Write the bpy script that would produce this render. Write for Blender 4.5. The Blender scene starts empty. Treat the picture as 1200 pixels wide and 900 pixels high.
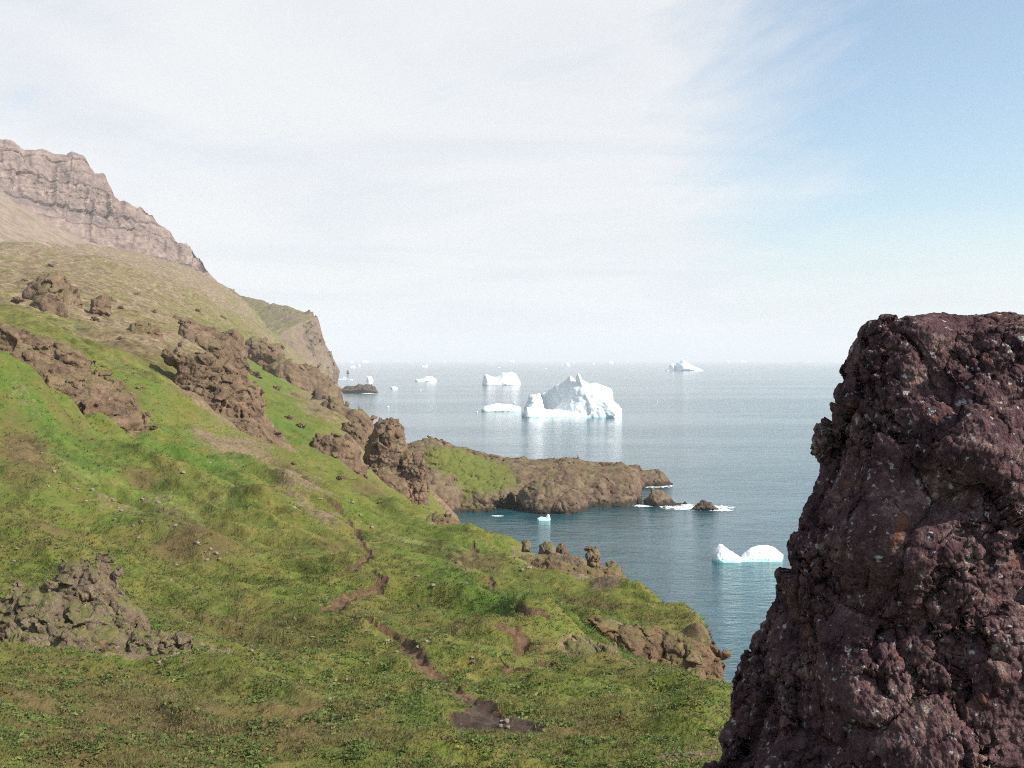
import bpy, math, random
import numpy as np
from mathutils import Vector
rng = np.random.default_rng(7); random.seed(7)
sc = bpy.context.scene
C = sc.collection
H = 60.0            # eye height above the sea (m)
F = 1230.0          # focal length in pixels of a 1200 px wide frame
HZ = 422.0          # horizon row
f32 = np.float32
def W(px, py, Y):   # a sight line of the photo, at its own real distance Y
    return np.array([(px-600)/F*Y, Y, H-(py-HZ)/F*Y])

# ------------------------------------------------------------------ noise
_pr = np.random.default_rng(11)
PERM = np.concatenate([_pr.permutation(256)]*3).astype(np.int32)
_g = _pr.normal(size=(256,3)); GR3 = (_g/np.linalg.norm(_g,axis=1)[:,None]).astype(f32)
_a = _pr.uniform(0,2*np.pi,256); GR2 = np.stack([np.cos(_a),np.sin(_a)],1).astype(f32)
RND = _pr.random((256,3)).astype(f32)
def perlin3(x,y,z):
    x=np.asarray(x,f32);y=np.asarray(y,f32);z=np.asarray(z,f32)
    xi=np.floor(x).astype(np.int32);yi=np.floor(y).astype(np.int32);zi=np.floor(z).astype(np.int32)
    xf=x-xi;yf=y-yi;zf=z-zi
    xi&=255;yi&=255;zi&=255
    u=xf*xf*xf*(xf*(xf*6-15)+10);v=yf*yf*yf*(yf*(yf*6-15)+10);w=zf*zf*zf*(zf*(zf*6-15)+10)
    out=0
    for i in (0,1):
        A=PERM[xi+i]
        for j in (0,1):
            B=PERM[A+yi+j]
            for k in (0,1):
                g=GR3[PERM[B+zi+k]]
                d=g[...,0]*(xf-i)+g[...,1]*(yf-j)+g[...,2]*(zf-k)
                out=out+d*(u if i else 1-u)*(v if j else 1-v)*(w if k else 1-w)
    return out*1.5
def perlin2(x,y):
    x=np.asarray(x,f32);y=np.asarray(y,f32)
    xi=np.floor(x).astype(np.int32);yi=np.floor(y).astype(np.int32)
    xf=x-xi;yf=y-yi
    xi&=255;yi&=255
    u=xf*xf*xf*(xf*(xf*6-15)+10);v=yf*yf*yf*(yf*(yf*6-15)+10)
    out=0
    for i in (0,1):
        A=PERM[xi+i]
        for j in (0,1):
            g=GR2[PERM[A+yi+j]]
            out=out+(g[...,0]*(xf-i)+g[...,1]*(yf-j))*(u if i else 1-u)*(v if j else 1-v)
    return out*1.5
def fbm3(x,y,z,oct=4,gain=.5):
    s=0;a=1.
    for o in range(oct):
        s=s+a*perlin3(x+o*17.3,y+o*5.1,z+o*9.7); x=x*2.03;y=y*2.03;z=z*2.03;a*=gain
    return s
def fbm2(x,y,oct=4,gain=.5):
    s=0;a=1.
    for o in range(oct):
        s=s+a*perlin2(x+o*17.3,y+o*5.1); x=x*2.03;y=y*2.03;a*=gain
    return s
def voro(x,y,z,jit=.9):     # F1, F2, random value of the nearest cell
    xi=np.floor(x).astype(np.int32);yi=np.floor(y).astype(np.int32);zi=np.floor(z).astype(np.int32)
    f1=np.full(x.shape,9.,f32);f2=f1.copy();cid=np.zeros(x.shape,f32);tl=np.zeros(x.shape,f32)
    for i in (-1,0,1):
        for j in (-1,0,1):
            for k in (-1,0,1):
                h=PERM[PERM[PERM[(xi+i)&255]+((yi+j)&255)]+((zi+k)&255)]
                r=RND[h]
                dx=xi+i+.5+(r[...,0]-.5)*jit-x;dy=yi+j+.5+(r[...,1]-.5)*jit-y;dz=zi+k+.5+(r[...,2]-.5)*jit-z
                d=np.sqrt(dx*dx+dy*dy+dz*dz).astype(f32)
                m=d<f1
                f2=np.where(m,f1,np.minimum(f2,d)); cid=np.where(m,r[...,0]*.5+r[...,1]*.5,cid);tl=np.where(m,dx*(r[...,1]-.5)+dy*(r[...,2]-.5)+dz*(r[...,0]-.5),tl); f1=np.where(m,d,f1)
    return f1,f2,cid,tl
def sstep(a,b,x):
    t=np.clip((x-a)/(b-a),0,1); return t*t*(3-2*t)

# ------------------------------------------------------------------ mesh helpers
def mesh_from(name, V, Fq, mat=None, smooth=True, attrs=None, parent=None):
    """one object from arrays; Fq is (n,3) or (n,4)"""
    V=np.asarray(V,f32);Fq=np.asarray(Fq,np.int32)
    m=bpy.data.meshes.new(name)
    n=Fq.shape[1]
    m.vertices.add(len(V)); m.vertices.foreach_set('co',V.ravel())
    m.loops.add(Fq.size); m.loops.foreach_set('vertex_index',Fq.ravel())
    m.polygons.add(len(Fq)); m.polygons.foreach_set('loop_start',np.arange(len(Fq),dtype=np.int32)*n)
    m.polygons.foreach_set('use_smooth',np.full(len(Fq),smooth))
    if attrs:
        for k,a in attrs.items():
            a=np.asarray(a,f32)
            if a.ndim==1:
                at=m.attributes.new(k,'FLOAT','POINT'); at.data.foreach_set('value',a)
            else:
                at=m.attributes.new(k,'FLOAT_COLOR','POINT')
                at.data.foreach_set('color',np.concatenate([a,np.ones((len(a),1),f32)],1).ravel())
    m.update(calc_edges=True); m.validate(clean_customdata=False)
    o=bpy.data.objects.new(name,m); C.objects.link(o)
    if mat: m.materials.append(mat)
    if parent: o.parent=parent
    return o
def tag(o,label,cat,group=None):
    o['label']=label;o['category']=cat
    if group:o['group']=group
    return o
def kind(o,k,label=None,cat=None):
    o['kind']=k
    if label:o['label']=label
    if cat:o['category']=cat
    return o
def recentre(o, p):
    """put the object's origin at its base"""
    co=np.empty(len(o.data.vertices)*3,f32);o.data.vertices.foreach_get('co',co)
    co=co.reshape(-1,3)-np.asarray(p,f32);o.data.vertices.foreach_set('co',co.ravel());o.location=[float(q) for q in p]
def surface_nets(S, org, h):
    """S: values on a grid (negative inside). Returns V, quads"""
    nx,ny,nz=S.shape
    ins=S<0
    cs=sum(ins[i:nx-1+i,j:ny-1+j,k:nz-1+k].astype(np.int8) for i in(0,1) for j in(0,1) for k in(0,1))
    act=(cs>0)&(cs<8)
    idx=np.full(act.shape,-1,np.int32); ci=np.argwhere(act); idx[act]=np.arange(len(ci))
    acc=np.zeros((len(ci),3),np.float64);cnt=np.zeros(len(ci))
    corners=[(i,j,k) for i in(0,1) for j in(0,1) for k in(0,1)]
    val={c:S[ci[:,0]+c[0],ci[:,1]+c[1],ci[:,2]+c[2]] for c in corners}
    for c in corners:
        for ax in range(3):
            if c[ax]==0:
                d=list(c);d[ax]=1;d=tuple(d)
                a,b=val[c],val[d]
                m=(a<0)!=(b<0)
                t=np.where(m,a/np.where(m,a-b,1),0)
                p=np.zeros((len(ci),3));p[:]=c;p[:,ax]+=t
                acc[m]+=p[m];cnt[m]+=1
    V=(ci+acc/cnt[:,None])*h+np.asarray(org)
    Q=[]
    for ax in range(3):
        b,c=(ax+1)%3,(ax+2)%3
        sl0=[slice(None)]*3;sl1=[slice(None)]*3
        sl0[ax]=slice(0,-1);sl1[ax]=slice(1,None)
        sl0[b]=sl1[b]=slice(1,-1);sl0[c]=sl1[c]=slice(1,-1)
        A=ins[tuple(sl0)];B=ins[tuple(sl1)]
        e=np.argwhere(A!=B)
        if len(e)==0: continue
        flip=A[tuple(e.T)]
        e=e.copy();e[:,b]+=1;e[:,c]+=1
        q=[]
        for db,dc in((-1,-1),(0,-1),(0,0),(-1,0)):
            p=e.copy();p[:,b]+=db;p[:,c]+=dc
            q.append(idx[tuple(p.T)])
        q=np.stack(q,1)
        q[~flip]=q[~flip][:,::-1]
        Q.append(q)
    return V,np.concatenate(Q)
def poly_sd(px,pz,P):
    """signed distance to polygon P (n,2) on arrays"""
    d=np.full(px.shape,1e18);s=np.ones(px.shape)
    n=len(P)
    for i in range(n):
        ax,az=P[i];bx,bz=P[i-1]
        ex,ez=bx-ax,bz-az;wx,wz=px-ax,pz-az
        t=np.clip((wx*ex+wz*ez)/(ex*ex+ez*ez+1e-12),0,1)
        qx,qz=wx-ex*t,wz-ez*t
        d=np.minimum(d,qx*qx+qz*qz)
        c1=pz>=az;c2=pz<bz;c3=ex*wz>ez*wx
        s=np.where((c1&c2&c3)|(~c1&~c2&~c3),-s,s)
    return s*np.sqrt(d)
def smin(a,b,k):
    h=np.clip(.5+.5*(b-a)/k,0,1); return b+(a-b)*h-k*h*(1-h)
def smax(a,b,k): return -smin(-a,-b,k)

def rock_field(layers, h, bury=True, kun=1., amp=1., sc1=6., blocks=.5, bsc=3., crack=.15, strata=0., stsc=2., fine=.35, carve=(), zmin=None, seed=0, squash=1., pad=None):
    """layers: dicts with P (pixel outline), Y, th (half depth), k (rounding), yaw, grow (thicker towards the base)"""
    L=[]
    for l in layers:
        Y=l['Y'];P=np.array([W(a,b,Y)[[0,2]] for a,b in l['P']])
        L.append((l,P,Y))
    mg=(pad if pad is not None else amp+blocks+h*3)
    x0=min(P[:,0].min() for _,P,_ in L)-mg;x1=max(P[:,0].max() for _,P,_ in L)+mg
    z0=min(P[:,1].min() for _,P,_ in L)-mg;z1=max(P[:,1].max() for _,P,_ in L)+mg
    if zmin is not None: z0=max(z0,zmin)
    def ext(l,P,Y):
        w=abs(l.get('yaw',0))*(P[:,0].max()-P[:,0].min())/2
        return l['th']+l.get('grow',0)*(P[:,1].max()-max(z0,P[:,1].min()))+w
    y0=min(Y-ext(l,P,Y) for l,P,Y in L)-mg;y1=max(Y+ext(l,P,Y) for l,P,Y in L)+mg
    xs=np.arange(x0,x1,h,dtype=f32);ys=np.arange(y0,y1,h,dtype=f32);zs=np.arange(z0,z1,h,dtype=f32)
    X2,Z2=np.meshgrid(xs,zs,indexing='ij')
    S=None
    for l,P,Y in L:
        sd=poly_sd(X2,Z2,P)
        k=l.get('k',l['th']*.6)
        ztop=P[:,1].max()
        th=(l['th']+l.get('grow',0)*np.clip(ztop-Z2,0,None))*(1-np.exp(np.minimum(sd,0)/k))
        xc=P[:,0].mean()
        yc=Y+l.get('yaw',0)*(X2-xc)+l.get('lean',0)*(ztop-Z2)
        th=np.where(sd<0,th,-sd*.6)
        if l.get('flatback'):   # rounds only towards the viewer
            pass
        d=np.abs(ys[None,:,None]-yc[:,None,:])-th[:,None,:]
        d=smax(d.astype(f32),np.broadcast_to(sd[:,None,:],d.shape).astype(f32),f32(min(k*.5,l['th']*.5)))
        S=d if S is None else smin(S,d,f32(kun))
    for c in carve:
        cx,cy,cz=W(c[0],c[1],c[2]);rx,ry,rz=c[3:6]
        q=np.sqrt(((xs-cx)/rx)[:,None,None]**2+((ys-cy)/ry)[None,:,None]**2+((zs-cz)/rz)[None,None,:]**2)
        e=(q-1)*min(rx,ry,rz)
        S=smax(S,-e.astype(f32),f32(.4*kun))
    band=np.abs(S)<(amp*1.6+blocks+strata+h*2)
    if bury and y0>3:
        gxx,gyy=np.meshgrid(xs,ys,indexing='ij')
        gz=ground_z(gxx,gyy)
        band&=(zs[None,None,:]>(gz-amp-blocks-2*h)[:,:,None])
    I=np.argwhere(band)
    x=xs[I[:,0]]+seed*31.7;y=ys[I[:,1]]+seed*11.3;z=zs[I[:,2]]
    zz=z*squash
    n=amp*(.7*fbm3(x/sc1,y/sc1,zz/sc1,4,.55)-.55*(.5-np.abs(perlin3(x/sc1*1.3+7,y/sc1*1.3,zz/sc1*1.3))))
    wx=x+.35*bsc*perlin3(x/bsc,y/bsc,z/bsc);wy=y+.35*bsc*perlin3(x/bsc+9,y/bsc+3,z/bsc);wz=zz+.3*bsc*perlin3(x/bsc+4,y/bsc+7,z/bsc+2)
    if blocks>0:
        a,b,cid,tl=voro(wx/bsc,wy/bsc,wz/bsc)
        n=n+blocks*((cid-.5)*1.3+tl*2.2)+crack*np.exp(-(b-a)*7)
        s2=bsc*.38
        a,b,cid,tl=voro(wx/s2+3.3,wy/s2,wz/s2)
        n=n+fine*blocks*((cid-.5)*1.3+tl*2.2)+crack*.45*np.exp(-(b-a)*6)
    if strata>0:
        t=(z+.5*stsc*perlin3(x/(stsc*6),y/(stsc*6),z/(stsc*6)))/stsc
        fr=t-np.floor(t); r=RND[(np.floor(t).astype(int))&255][:,1]
        n=n+strata*((r-.5)*1.3+.5*np.exp(-fr*6))
    S[band]+=n.astype(f32)
    # close the box
    S[0]=S[-1]=1;S[:,0]=S[:,-1]=1;S[:,:,-1]=1;S[:,:,0]=1
    return surface_nets(S,(x0,y0,z0),h)

# ------------------------------------------------------------------ materials
def newmat(name):
    m=bpy.data.materials.new(name);m.use_nodes=True
    nt=m.node_tree;nt.nodes.clear()
    return m,nt
class N:
    def __init__(s,nt): s.nt=nt
    def node(s,t,**kw):
        n=s.nt.nodes.new(t)
        for k,v in kw.items(): setattr(n,k,v)
        return n
    def link(s,a,b): s.nt.links.new(a,b)
    def inp(s,n,i,v):
        if v is None: return
        if hasattr(v,'is_linked'): s.link(v,n.inputs[i])
        else: n.inputs[i].default_value=v
    def noise(s,vec,scale,detail=4,rough=.55,dist=0.,dim='3D'):
        n=s.node('ShaderNodeTexNoise',noise_dimensions=dim)
        s.link(vec,n.inputs['Vector']);n.inputs['Scale'].default_value=scale;n.inputs['Detail'].default_value=detail
        n.inputs['Roughness'].default_value=rough;n.inputs['Distortion'].default_value=dist
        return n.outputs['Fac']
    def voronoi(s,vec,scale,feature='F1',rand=1.):
        n=s.node('ShaderNodeTexVoronoi',feature=feature)
        s.link(vec,n.inputs['Vector']);n.inputs['Scale'].default_value=scale;n.inputs['Randomness'].default_value=rand
        return n
    def math(s,op,a,b=None,c=None,clamp=False):
        n=s.node('ShaderNodeMath',operation=op,use_clamp=clamp)
        s.inp(n,0,a);s.inp(n,1,b);s.inp(n,2,c)
        return n.outputs[0]
    def rng(s,v,a,b,c=0.,d=1.,smooth=True):
        n=s.node('ShaderNodeMapRange',interpolation_type='SMOOTHSTEP' if smooth else 'LINEAR')
        s.inp(n,0,v)
        for i,q in enumerate((a,b,c,d)): n.inputs[i+1].default_value=q
        return n.outputs[0]
    def mix(s,f,a,b,blend='MIX'):
        n=s.node('ShaderNodeMix',data_type='RGBA',blend_type=blend)
        s.inp(n,0,f)
        for i,q in((6,a),(7,b)):
            if isinstance(q,tuple): q=(*q,1) if len(q)==3 else q
            s.inp(n,i,q)
        return n.outputs[2]
    def attr(s,name,fac=True):
        n=s.node('ShaderNodeAttribute',attribute_name=name)
        return n.outputs['Fac' if fac else 'Color']
    def scale(s,vec,v):
        n=s.node('ShaderNodeVectorMath',operation='MULTIPLY');s.link(vec,n.inputs[0]);n.inputs[1].default_value=v
        return n.outputs[0]
    def bump(s,h,strength,dist,normal=None):
        n=s.node('ShaderNodeBump');n.inputs['Strength'].default_value=strength;n.inputs['Distance'].default_value=dist
        s.link(h,n.inputs['Height'])
        if normal is not None:s.link(normal,n.inputs['Normal'])
        return n.outputs[0]
    def bsdf(s,col,rough=.9,normal=None,spec=.25):
        b=s.node('ShaderNodeBsdfPrincipled')
        s.inp(b,'Base Color',(*col,1) if isinstance(col,tuple) else col)
        s.inp(b,'Roughness',rough);b.inputs['Specular IOR Level'].default_value=spec
        if normal is not None:s.link(normal,b.inputs['Normal'])
        o=s.node('ShaderNodeOutputMaterial');s.link(b.outputs[0],o.inputs['Surface'])
        return b

GREEN=(.106,.130,.025);LUSH=(.076,.134,.022);OLIVE=(.172,.142,.040);HEATH=(.118,.078,.040);STRAW=(.26,.205,.11);SOIL=(.085,.05,.032);TAN=(.23,.165,.105)

def rock_mat(name, dark, mid, light, unit=1., tide=0., moss=0., mosscol=(.09,.115,.03), lichen=0., red=None, redamt=.0, zband=0., spec=.15, lsc=9., gmin=.55):
    """unit: size in metres of the coarse mottling"""
    m,nt=newmat(name);n=N(nt)
    g=n.node('ShaderNodeNewGeometry');P=g.outputs['Position']
    a=n.noise(P,.35/unit,5,.6);b=n.noise(P,1.6/unit,5,.65);c=n.noise(P,7/unit,4,.7)
    t=n.math('ADD',n.math('MULTIPLY',a,.5),n.math('ADD',n.math('MULTIPLY',b,.35),n.math('MULTIPLY',c,.3)))
    col=n.mix(n.rng(t,.42,.58),dark,mid)
    col=n.mix(n.rng(t,.57,.75),col,light)
    if zband>0:
        Pz=n.scale(P,(.06/unit,.06/unit,1.1/unit));zb=n.noise(Pz,zband,4,.6)
        col=n.mix(n.rng(zb,.5,.62,0,.65),col,tuple(q*1.35 for q in mid))
        col=n.mix(n.rng(zb,.38,.46,.6,0.),col,dark)
    if red is not None:
        r=n.noise(P,.55/unit,4,.6,.4);col=n.mix(n.rng(r,.62-redamt,.72-redamt,0,.85),col,red)
    vc=n.voronoi(P,2.6/unit,'DISTANCE_TO_EDGE');ck=n.rng(vc.outputs['Distance'],0,.06,0,1)
    if lichen>0:
        l=n.noise(P,lsc/unit,3,.6);l2=n.noise(P,1.1/unit,3,.5)
        col=n.mix(n.math('MULTIPLY',n.rng(l,.61,.66),n.rng(l2,.6-lichen,.72-lichen)),col,(.36,.345,.32))
    if moss>0:
        nz=n.node('ShaderNodeSeparateXYZ');n.link(g.outputs['Normal'],nz.inputs[0])
        q=n.math('ADD',nz.outputs[2],n.math('MULTIPLY',n.math('SUBTRACT',a,.5),1.6))
        q=n.math('ADD',q,n.math('MULTIPLY',n.math('SUBTRACT',b,.5),1.))
        f=n.rng(q,gmin,gmin+.25,0,moss)
        mc=n.mix(n.rng(b,.35,.65),mosscol,(.15,.125,.045))
        col=n.mix(f,col,mc)
    if tide>0:
        zz=n.node('ShaderNodeSeparateXYZ');n.link(P,zz.inputs[0])
        col=n.mix(n.rng(n.math('ADD',zz.outputs[2],n.math('MULTIPLY',n.math('SUBTRACT',b,.5),tide*2)),tide*.6,tide*1.3,.85,0.),col,(.03,.024,.018))
    tf=n.math('ADD',n.attr('turf'),n.math('MULTIPLY',n.math('SUBTRACT',b,.5),.7))
    col=n.mix(n.rng(tf,.35,.6),col,n.mix(n.rng(c,.35,.65),LUSH,OLIVE))
    hgt=n.math('ADD',n.math('MULTIPLY',b,.6),n.math('ADD',n.math('MULTIPLY',c,.45),n.math('MULTIPLY',ck,.12)))
    nm=n.bump(hgt,.9,.22*unit)
    n.bsdf(col,.95,nm,spec)
    return m

M={}
M['rock_brown']=rock_mat('brown basalt',(.048,.031,.022),(.15,.098,.063),(.25,.175,.118),1.3,moss=.6,lichen=.1,red=(.21,.13,.085),redamt=.08,gmin=.72)
M['rock_mid']=rock_mat('brown basalt distant',(.055,.037,.027),(.155,.102,.068),(.24,.17,.115),3.,moss=.7,red=(.22,.145,.1),redamt=.06,gmin=.68)
M['rock_near']=rock_mat('grey brown crumbling rock',(.048,.034,.027),(.15,.108,.076),(.26,.205,.155),.45,moss=.85,lichen=.14,red=(.17,.1,.06),redamt=.04,gmin=.5)
M['rock_big']=rock_mat('dark purple brown breccia',(.018,.010,.014),(.092,.051,.053),(.30,.20,.17),.16,moss=.35,mosscol=(.12,.1,.045),lichen=.2,spec=.06,lsc=2.3,red=(.16,.07,.045),redamt=.02,gmin=.9)
M['rock_pen']=rock_mat('peninsula basalt',(.04,.028,.021),(.135,.09,.06),(.23,.165,.115),2.2,tide=2.2,moss=.7,mosscol=(.1,.125,.03),red=(.2,.14,.09),redamt=.1,gmin=.86)
M['scarp']=rock_mat('red earth scarp',(.055,.036,.025),(.165,.105,.066),(.26,.185,.12),.8,moss=.8,mosscol=(.1,.125,.03),red=(.2,.115,.065),redamt=.06,gmin=.6)
M['wet_rock']=rock_mat('dark wet rock',(.03,.022,.018),(.09,.066,.05),(.16,.12,.09),1.5)

def ground_mat():
    m,nt=newmat('tundra turf');n=N(nt)
    g=n.node('ShaderNodeNewGeometry');P=g.outputs['Position']
    lush=n.attr('lush');dry=n.attr('dry');heath=n.attr('heath');stone=n.attr('stone');soil=n.attr('soil')
    a=n.noise(P,.07,5,.6);b=n.noise(P,.42,5,.62,.3);c=n.noise(P,2.6,5,.68);d=n.noise(P,13,3,.7)
    e=n.noise(P,.16,5,.65,.5)
    fine=n.math('ADD',n.math('MULTIPLY',c,.6),n.math('MULTIPLY',d,.4))
    t=n.math('ADD',n.math('MULTIPLY',b,.7),n.math('MULTIPLY',fine,.55))
    col=n.mix(n.rng(t,.5,.76),GREEN,OLIVE)
    col=n.mix(n.math('MULTIPLY',n.rng(e,.36,.56),lush),col,LUSH)
    hf=n.math('ADD',n.math('MULTIPLY',heath,.55),n.math('SUBTRACT',n.math('ADD',n.math('MULTIPLY',a,.35),n.math('MULTIPLY',t,.65)),.5))
    col=n.mix(n.rng(hf,.15,.5,0,.85),col,HEATH)
    # grain: fine dark gaps and straw
    col=n.mix(n.rng(fine,.52,.7,0,.5),col,STRAW)
    col=n.mix(n.rng(fine,.47,.36,0,.6),col,tuple(q*.45 for q in GREEN))
    # dry, stony ground
    df=n.math('ADD',dry,n.math('MULTIPLY',n.math('SUBTRACT',n.math('ADD',n.math('MULTIPLY',e,.6),n.math('MULTIPLY',c,.4)),.5),2.2))
    tan=n.mix(n.rng(c,.35,.65),(.15,.105,.068),TAN)
    col=n.mix(n.rng(df,.45,.8),col,tan)
    far=n.noise(P,.018,6,.65,.6)
    sf=n.math('ADD',stone,n.math('MULTIPLY',n.math('SUBTRACT',far,.5),1.8))
    tn=n.mix(n.rng(e,.35,.65),(.165,.125,.08),(.25,.19,.13))
    col=n.mix(n.rng(sf,.1,.95),col,tn)
    so=n.math('ADD',soil,n.math('MULTIPLY',n.math('SUBTRACT',fine,.5),1.6))
    col=n.mix(n.rng(so,.35,.75,0,.9),col,n.mix(n.rng(d,.4,.6),(.065,.038,.022),(.135,.085,.048)))
    g2=n.noise(P,.85,4,.7);g3=n.noise(P,.22,4,.65)
    col=n.mix(n.rng(sf,0.,.4,0,1),col,n.mix(n.rng(n.math('ADD',n.math('MULTIPLY',g2,.5),n.math('MULTIPLY',g3,.5)),.38,.62),(.55,.52,.48),(1.3,1.27,1.2)),'MULTIPLY')
    h=n.math('ADD',n.math('MULTIPLY',g2,.5),0.)
    h=n.math('ADD',n.math('MULTIPLY',b,1.6),n.math('ADD',n.math('MULTIPLY',c,.35),n.math('MULTIPLY',d,.1)))
    nm=n.bump(h,.9,.42)
    n.bsdf(col,.95,nm,.12)
    return m
M['ground']=ground_mat()
def soil_mat(name,c1,c2,c3,rough,wet):
    m,nt=newmat(name);n=N(nt)
    P=n.node('ShaderNodeNewGeometry').outputs['Position']
    b=n.noise(P,1.8,5,.65);c=n.noise(P,9,4,.7)
    t=n.math('ADD',n.math('MULTIPLY',b,.6),n.math('MULTIPLY',c,.4))
    col=n.mix(n.rng(t,.4,.55),c1,c2);col=n.mix(n.rng(c,.6,.68,0,.7),col,c3)
    n.bsdf(col,n.rng(b,.45,.6,rough,rough-wet),n.bump(t,.9,.08),.4)
    return m
M['path']=soil_mat('trodden earth',(.062,.034,.017),(.13,.074,.036),(.25,.19,.13),.95,.05)
M['mud']=soil_mat('wet dark mud',(.03,.018,.012),(.058,.035,.022),(.18,.125,.085),.92,.3)

def leafmat(name):
    m,nt=newmat(name);n=N(nt)
    col=n.attr('tint',False)
    b=n.node('ShaderNodeBsdfPrincipled');n.link(col,b.inputs['Base Color']);b.inputs['Roughness'].default_value=.7;b.inputs['Specular IOR Level'].default_value=.25
    ge=n.node('ShaderNodeNewGeometry');ad=n.node('ShaderNodeVectorMath',operation='MULTIPLY_ADD');n.link(ge.outputs['Normal'],ad.inputs[0]);ad.inputs[1].default_value=(.55,.55,.55);ad.inputs[2].default_value=(.1,-.1,.6)
    nz=n.node('ShaderNodeVectorMath',operation='NORMALIZE');n.link(ad.outputs[0],nz.inputs[0]);n.link(nz.outputs[0],b.inputs['Normal'])
    t=n.node('ShaderNodeBsdfTranslucent');n.link(col,t.inputs['Color'])
    mx=n.node('ShaderNodeMixShader');mx.inputs[0].default_value=.3;n.link(b.outputs[0],mx.inputs[1]);n.link(t.outputs[0],mx.inputs[2])
    o=n.node('ShaderNodeOutputMaterial');n.link(mx.outputs[0],o.inputs['Surface'])
    return m
M['grass']=leafmat('grass blades');M['leaf']=leafmat('shrub leaves')

def ice_mat(name,unit,wl=1.):
    m,nt=newmat(name);n=N(nt)
    g=n.node('ShaderNodeNewGeometry');P=g.outputs['Position']
    z=n.node('ShaderNodeSeparateXYZ');n.link(P,z.inputs[0])
    a=n.noise(P,.5/unit,4,.55)
    lv=n.math('ADD',z.outputs[2],n.math('MULTIPLY',n.math('SUBTRACT',a,.5),1.6*unit))
    col=n.mix(n.rng(lv,.05*unit*wl,.4*unit*wl),(.34,.72,.72),(.9,.925,.935))
    col=n.mix(n.rng(a,.52,.62,0,.3),col,(.72,.84,.88))
    hb=n.noise(n.scale(P,(1,1,2.2)),1.2/unit,5,.6)
    b=n.bsdf(col,.55,n.bump(hb,.5,.25*unit),.3)
    return m
M['ice_near']=ice_mat('iceberg ice near',1.,3.2);M['ice_far']=ice_mat('iceberg ice',2.5)

def water_mat():
    m,nt=newmat('sea water');n=N(nt)
    P=n.node('ShaderNodeNewGeometry').outputs['Position']
    w0=n.noise(n.scale(P,(1,1.5,1)),.035,4,.5,.3);w1=n.noise(n.scale(P,(.8,1.6,1)),.16,4,.6,.4);w2=n.noise(n.scale(P,(.8,1.5,1)),.7,3,.6,.3)
    wind=n.noise(n.scale(P,(.35,1.5,1)),.0035,5,.6,.5)
    wf=n.rng(wind,.38,.62,.3,1.)
    h=n.math('ADD',n.math('MULTIPLY',w0,2.2),n.math('ADD',n.math('MULTIPLY',w1,1.3),n.math('MULTIPLY',w2,.45)))
    b=n.node('ShaderNodeBump');b.inputs['Distance'].default_value=1.
    n.link(n.math('MULTIPLY',wf,.5),b.inputs['Strength']);n.link(h,b.inputs['Height'])
    col=n.mix(n.rng(w0,.35,.65),(.009,.055,.072),(.015,.078,.098))
    p=n.bsdf(col,.12,b.outputs[0],.5);p.inputs['IOR'].default_value=1.333;p.inputs['Specular Tint'].default_value=(.74,.9,1,1)
    return m
M['water']=water_mat()
def foam_mat():
    m,nt=newmat('surf foam');n=N(nt)
    P=n.node('ShaderNodeNewGeometry').outputs['Position']
    a=n.noise(P,1.3,4,.6)
    n.bsdf(n.mix(n.rng(a,.4,.6),(.62,.72,.74),(.86,.88,.88)),.8,None,.2);return m
M['foam']=foam_mat()

# ------------------------------------------------------------------ terrain
PT=[]   # (px, v, Y)
def col(px,*prs):
    for p,Y in prs: PT.append((px,(p-HZ)/F,Y))
def colz(px,*prs):
    for z,Y in prs: PT.append((px,(H-z)/Y,Y))
col(-320,(900,17),(800,24),(700,36),(600,52),(500,75),(420,105),(380,140),(340,210),(300,320),(262,600),(240,1200),(215,2700))
col(-150,(900,18),(800,26),(700,41),(600,60),(500,87),(420,118),(385,160),(350,240),(315,400),(285,700),(265,1300),(240,2700))
col(0,(900,19),(850,23),(800,28),(760,34),(725,41),(690,49),(650,58),(600,70),(560,82),(520,92),(500,98),(470,106),(440,114),(424,121),(434,130),(436,145),(405,170),(384,195),(360,250),(342,330),(322,480),(306,750),(288,1250),(262,2700))
col(50,(424+50,113),(424+33,122),(472,132))
col(100,(900,19.5),(850,24),(800,30),(768,35),(735,41),(690,51),(640,63),(600,76),(560,92),(540,102),(520,112),(500,122),(492,136),(455,160),(415,185),(398,215),(380,260),(360,340),(338,450),(322,650),(312,900),(304,1300),(285,2700))
col(200,(900,20),(850,25),(800,31),(750,40),(700,52),(650,67),(620,78),(600,87),(570,105),(540,125),(510,148),(490,165),(470,186),(440,212),(420,240),(411,270),(401,310),(392,355),(381,430),(370,540),(350,780),(334,1400),(322,2700))
col(250,(520,165),(500,186),(470,215),(440,260),(424,330),(414,420),(404,520),(386,700),(370,1000),(350,1700),(340,2700))
col(300,(900,20),(850,25),(800,32),(750,42),(700,55),(660,69),(620,88),(600,100),(570,125),(550,145),(532,175),(514,205),(500,235),(475,320),(452,420),(432,600),(418,800),(402,1100),(385,1500),(362,2200))
col(340,(520,220),(500,262),(482,340),(466,460),(456,600),(446,900),(434,1200),(420,1600))
col(370,(498,300),(486,380),(474,490),(468,560)); colz(370,(25,800),(10,1000),(-10,1300),(-10,2400))
col(400,(900,20.5),(850,26),(800,34),(750,45),(700,59),(660,76),(640,88),(620,104),(600,122),(585,140),(570,165),(555,195),(540,225),(526,255),(504,310),(490,390),(480,470)); colz(400,(30,560),(12,620),(-6,680),(-10,1000),(-10,2400))
colz(440,(39,140),(36,190),(32,230),(28,280),(26,340),(24,420),(14,480),(-4,540),(-10,700))
col(500,(900,21),(850,27),(800,36),(750,48),(700,64),(670,82),(650,98),(630,118),(612,138),(601,152)); colz(500,(30,180),(25,230),(21,285),(17,340),(12,400),(8,440),(-4,500),(-10,700))
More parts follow.
